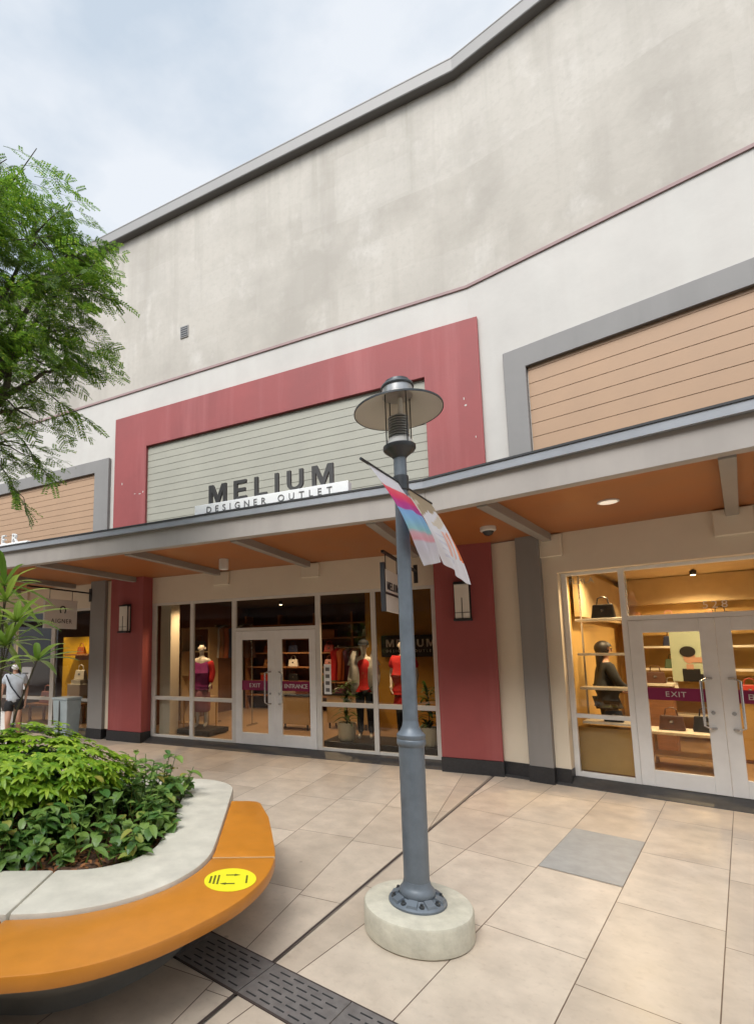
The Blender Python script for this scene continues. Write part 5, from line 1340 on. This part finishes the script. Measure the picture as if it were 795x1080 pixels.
def spray(c, out, n, spread, ln):
    """a spray of pinnate leaves around a twig ending at c."""
    out = Vector(out).normalized()
    for k in range(n):
        g_ = lambda q: max(-1.5, min(1.5, random.gauss(0, 1))) * q
        p = c + Vector((g_(spread), g_(spread), g_(spread * .42)))
        d = (out * random.uniform(.3, 1) + Vector((random.uniform(-.8, .8), random.uniform(-.8, .8), random.uniform(-.45, .25)))).normalized()
        l = ln * random.uniform(.7, 1.2); upv = Vector((random.uniform(-.35, .35), random.uniform(-.35, .35), 1)).normalized()
        sd = d.cross(upv).normalized(); u2 = sd.cross(d)
        npn = random.randint(3, 5)
        for q_ in range(npn):
            f = .25 + .75 * q_ / (npn - 1); b_ = p + d * l * f + Vector((0, 0, -.12 * l * f * f))
            for sg in (-1, 1):
                pd = (sd * sg * .8 + d * .6 + u2 * random.uniform(-.45, .15)).normalized(); pl_ = l * random.uniform(.38, .52) * (1.1 - .35 * f)
                leaflets(crown, b_, b_ + pd * pl_, 7, .030, .015, (u2 + Vector((random.uniform(-.3, .3), random.uniform(-.3, .3), 0))).normalized())
        crown.tube([p, p + d * l * .5 + Vector((0, 0, -.03 * l)), p + d * l + Vector((0, 0, -.12 * l))], [.0025, .002, .001], 3, cap=False)
def limb(p, q, r0, r1, wob=.12, n=6):
    pts = [Vector(p).lerp(Vector(q), i / n) + Vector((random.uniform(-wob, wob), random.uniform(-wob, wob), random.uniform(-wob, wob) * .6)) * (0 if i in (0, n) else 1) for i in range(n + 1)]
    tk.tube(pts, [r0 + (r1 - r0) * i / n for i in range(n + 1)], 7); return pts
top_ = Vector((-3.2, 4.7, 3.4))
limb(TB, top_, .13, .09, .05)
f_, cx_, cy_ = 536.32, 295.53, 624.77
def at(px, py, Y):                                  # where a crown cluster of the photographed tree stands, in metres
    d = (px - cx_) / f_ * rt - (py - cy_) / f_ * up + fw
    return Vector((0, 0, EYE)) + d * (Y / d.y)
CL = CLUSTERS = [(-3.2, 5.0, 7.0, 26, .30), (-2.75, 5.3, 7.05, 14, .25), (-2.6, 4.9, 6.55, 45, .30), (-3.0, 4.6, 6.3, 55, .32), (-2.15, 5.0, 6.25, 46, .27), (-1.85, 5.2, 6.05, 34, .22), (-2.55, 4.6, 5.85, 60, .30),
      (-3.0, 4.4, 5.6, 60, .32), (-2.2, 4.9, 5.55, 55, .27), (-1.75, 5.0, 5.6, 34, .22), (-2.5, 4.7, 5.1, 60, .30), (-1.95, 5.0, 5.2, 44, .24), (-2.9, 4.4, 4.8, 60, .30), (-2.25, 4.8, 4.75, 52, .26), (-1.85, 5.1, 4.85, 30, .20),
      (-2.6, 4.6, 4.35, 56, .27), (-2.2, 5.0, 4.3, 34, .22), (-2.9, 4.5, 4.0, 40, .28), (-2.35, 4.9, 3.85, 30, .24), (-3.6, 4.8, 6.4, 50, .4), (-3.9, 4.4, 5.6, 55, .45), (-4.2, 5.0, 6.2, 50, .5), (-3.7, 4.0, 5.0, 50, .4), (-4.3, 4.6, 5.0, 50, .5), (-3.5, 5.4, 5.8, 50, .4), (-3.5, 5.0, 4.5, 40, .4)]
CL = [(x - .44 if x > -3.3 else x, y, z + (.16 if z > 5.3 else 0), int(n * (1.2 if z > 4.5 else .85)), s * 1.05) for x, y, z, n, s in CL]
for x, y, z, n, s in CL:
    c = Vector((x, y, z)); mid = top_.lerp(c, .5) + Vector((0, 0, .25))
    limb(top_ + Vector((0, 0, random.uniform(-.4, .3))), mid, .045, .028, .08, 4); limb(mid, c, .028, .010, .06, 5)
    for k in range(5):
        e = c + Vector((random.gauss(0, s), random.gauss(0, s), random.gauss(0, s * .4))); limb(c - (c - mid) * .2, e, .010, .004, .03, 3)
    spray(c, Vector((c.x + 3.3, c.y - 4.7, -.15)), n, s, .27)
# single drooping twigs at the edge of the crown
for (x, y, z, x2, y2, z2) in ((-2.1, 5.0, 4.5, -1.60, 5.0, 4.10), (-2.3, 4.9, 4.0, -1.95, 4.9, 3.45), (-2.0, 5.0, 5.0, -1.55, 5.1, 4.72), (-1.9, 5.0, 5.65, -1.42, 5.1, 5.55), (-2.4, 4.8, 3.7, -2.15, 4.8, 3.15), (-1.9, 5.1, 6.1, -1.62, 5.2, 5.95), (-2.6, 4.8, 3.9, -2.2, 4.9, 3.62)):
    a, b2 = Vector((x - .38, y, z)), Vector((x2 - .30, y2, z2)); limb(a, b2, .008, .003, .03, 5)
    for k in range(14):
        f = .2 + .8 * k / 13; p = a.lerp(b2, f)
        d = ((b2 - a).normalized() * .8 + Vector((random.uniform(-.5, .5), random.uniform(-.7, .7), random.uniform(-.6, .2)))).normalized()
        leaflets(crown, p, p + d * random.uniform(.14, .24), 9, .046, .022, Vector((random.uniform(-.3, .3), random.uniform(-.3, .3), 1)).normalized())
def rel(mb): mb.v = [(x - TB.x, y - TB.y, z - TB.z) for x, y, z in mb.v]; return mb
rel(tk).build('trunk', MT['bark'], tr, smooth=60)
rel(crown).build('crown', MT['leaf_tree'], tr, recalc=False)
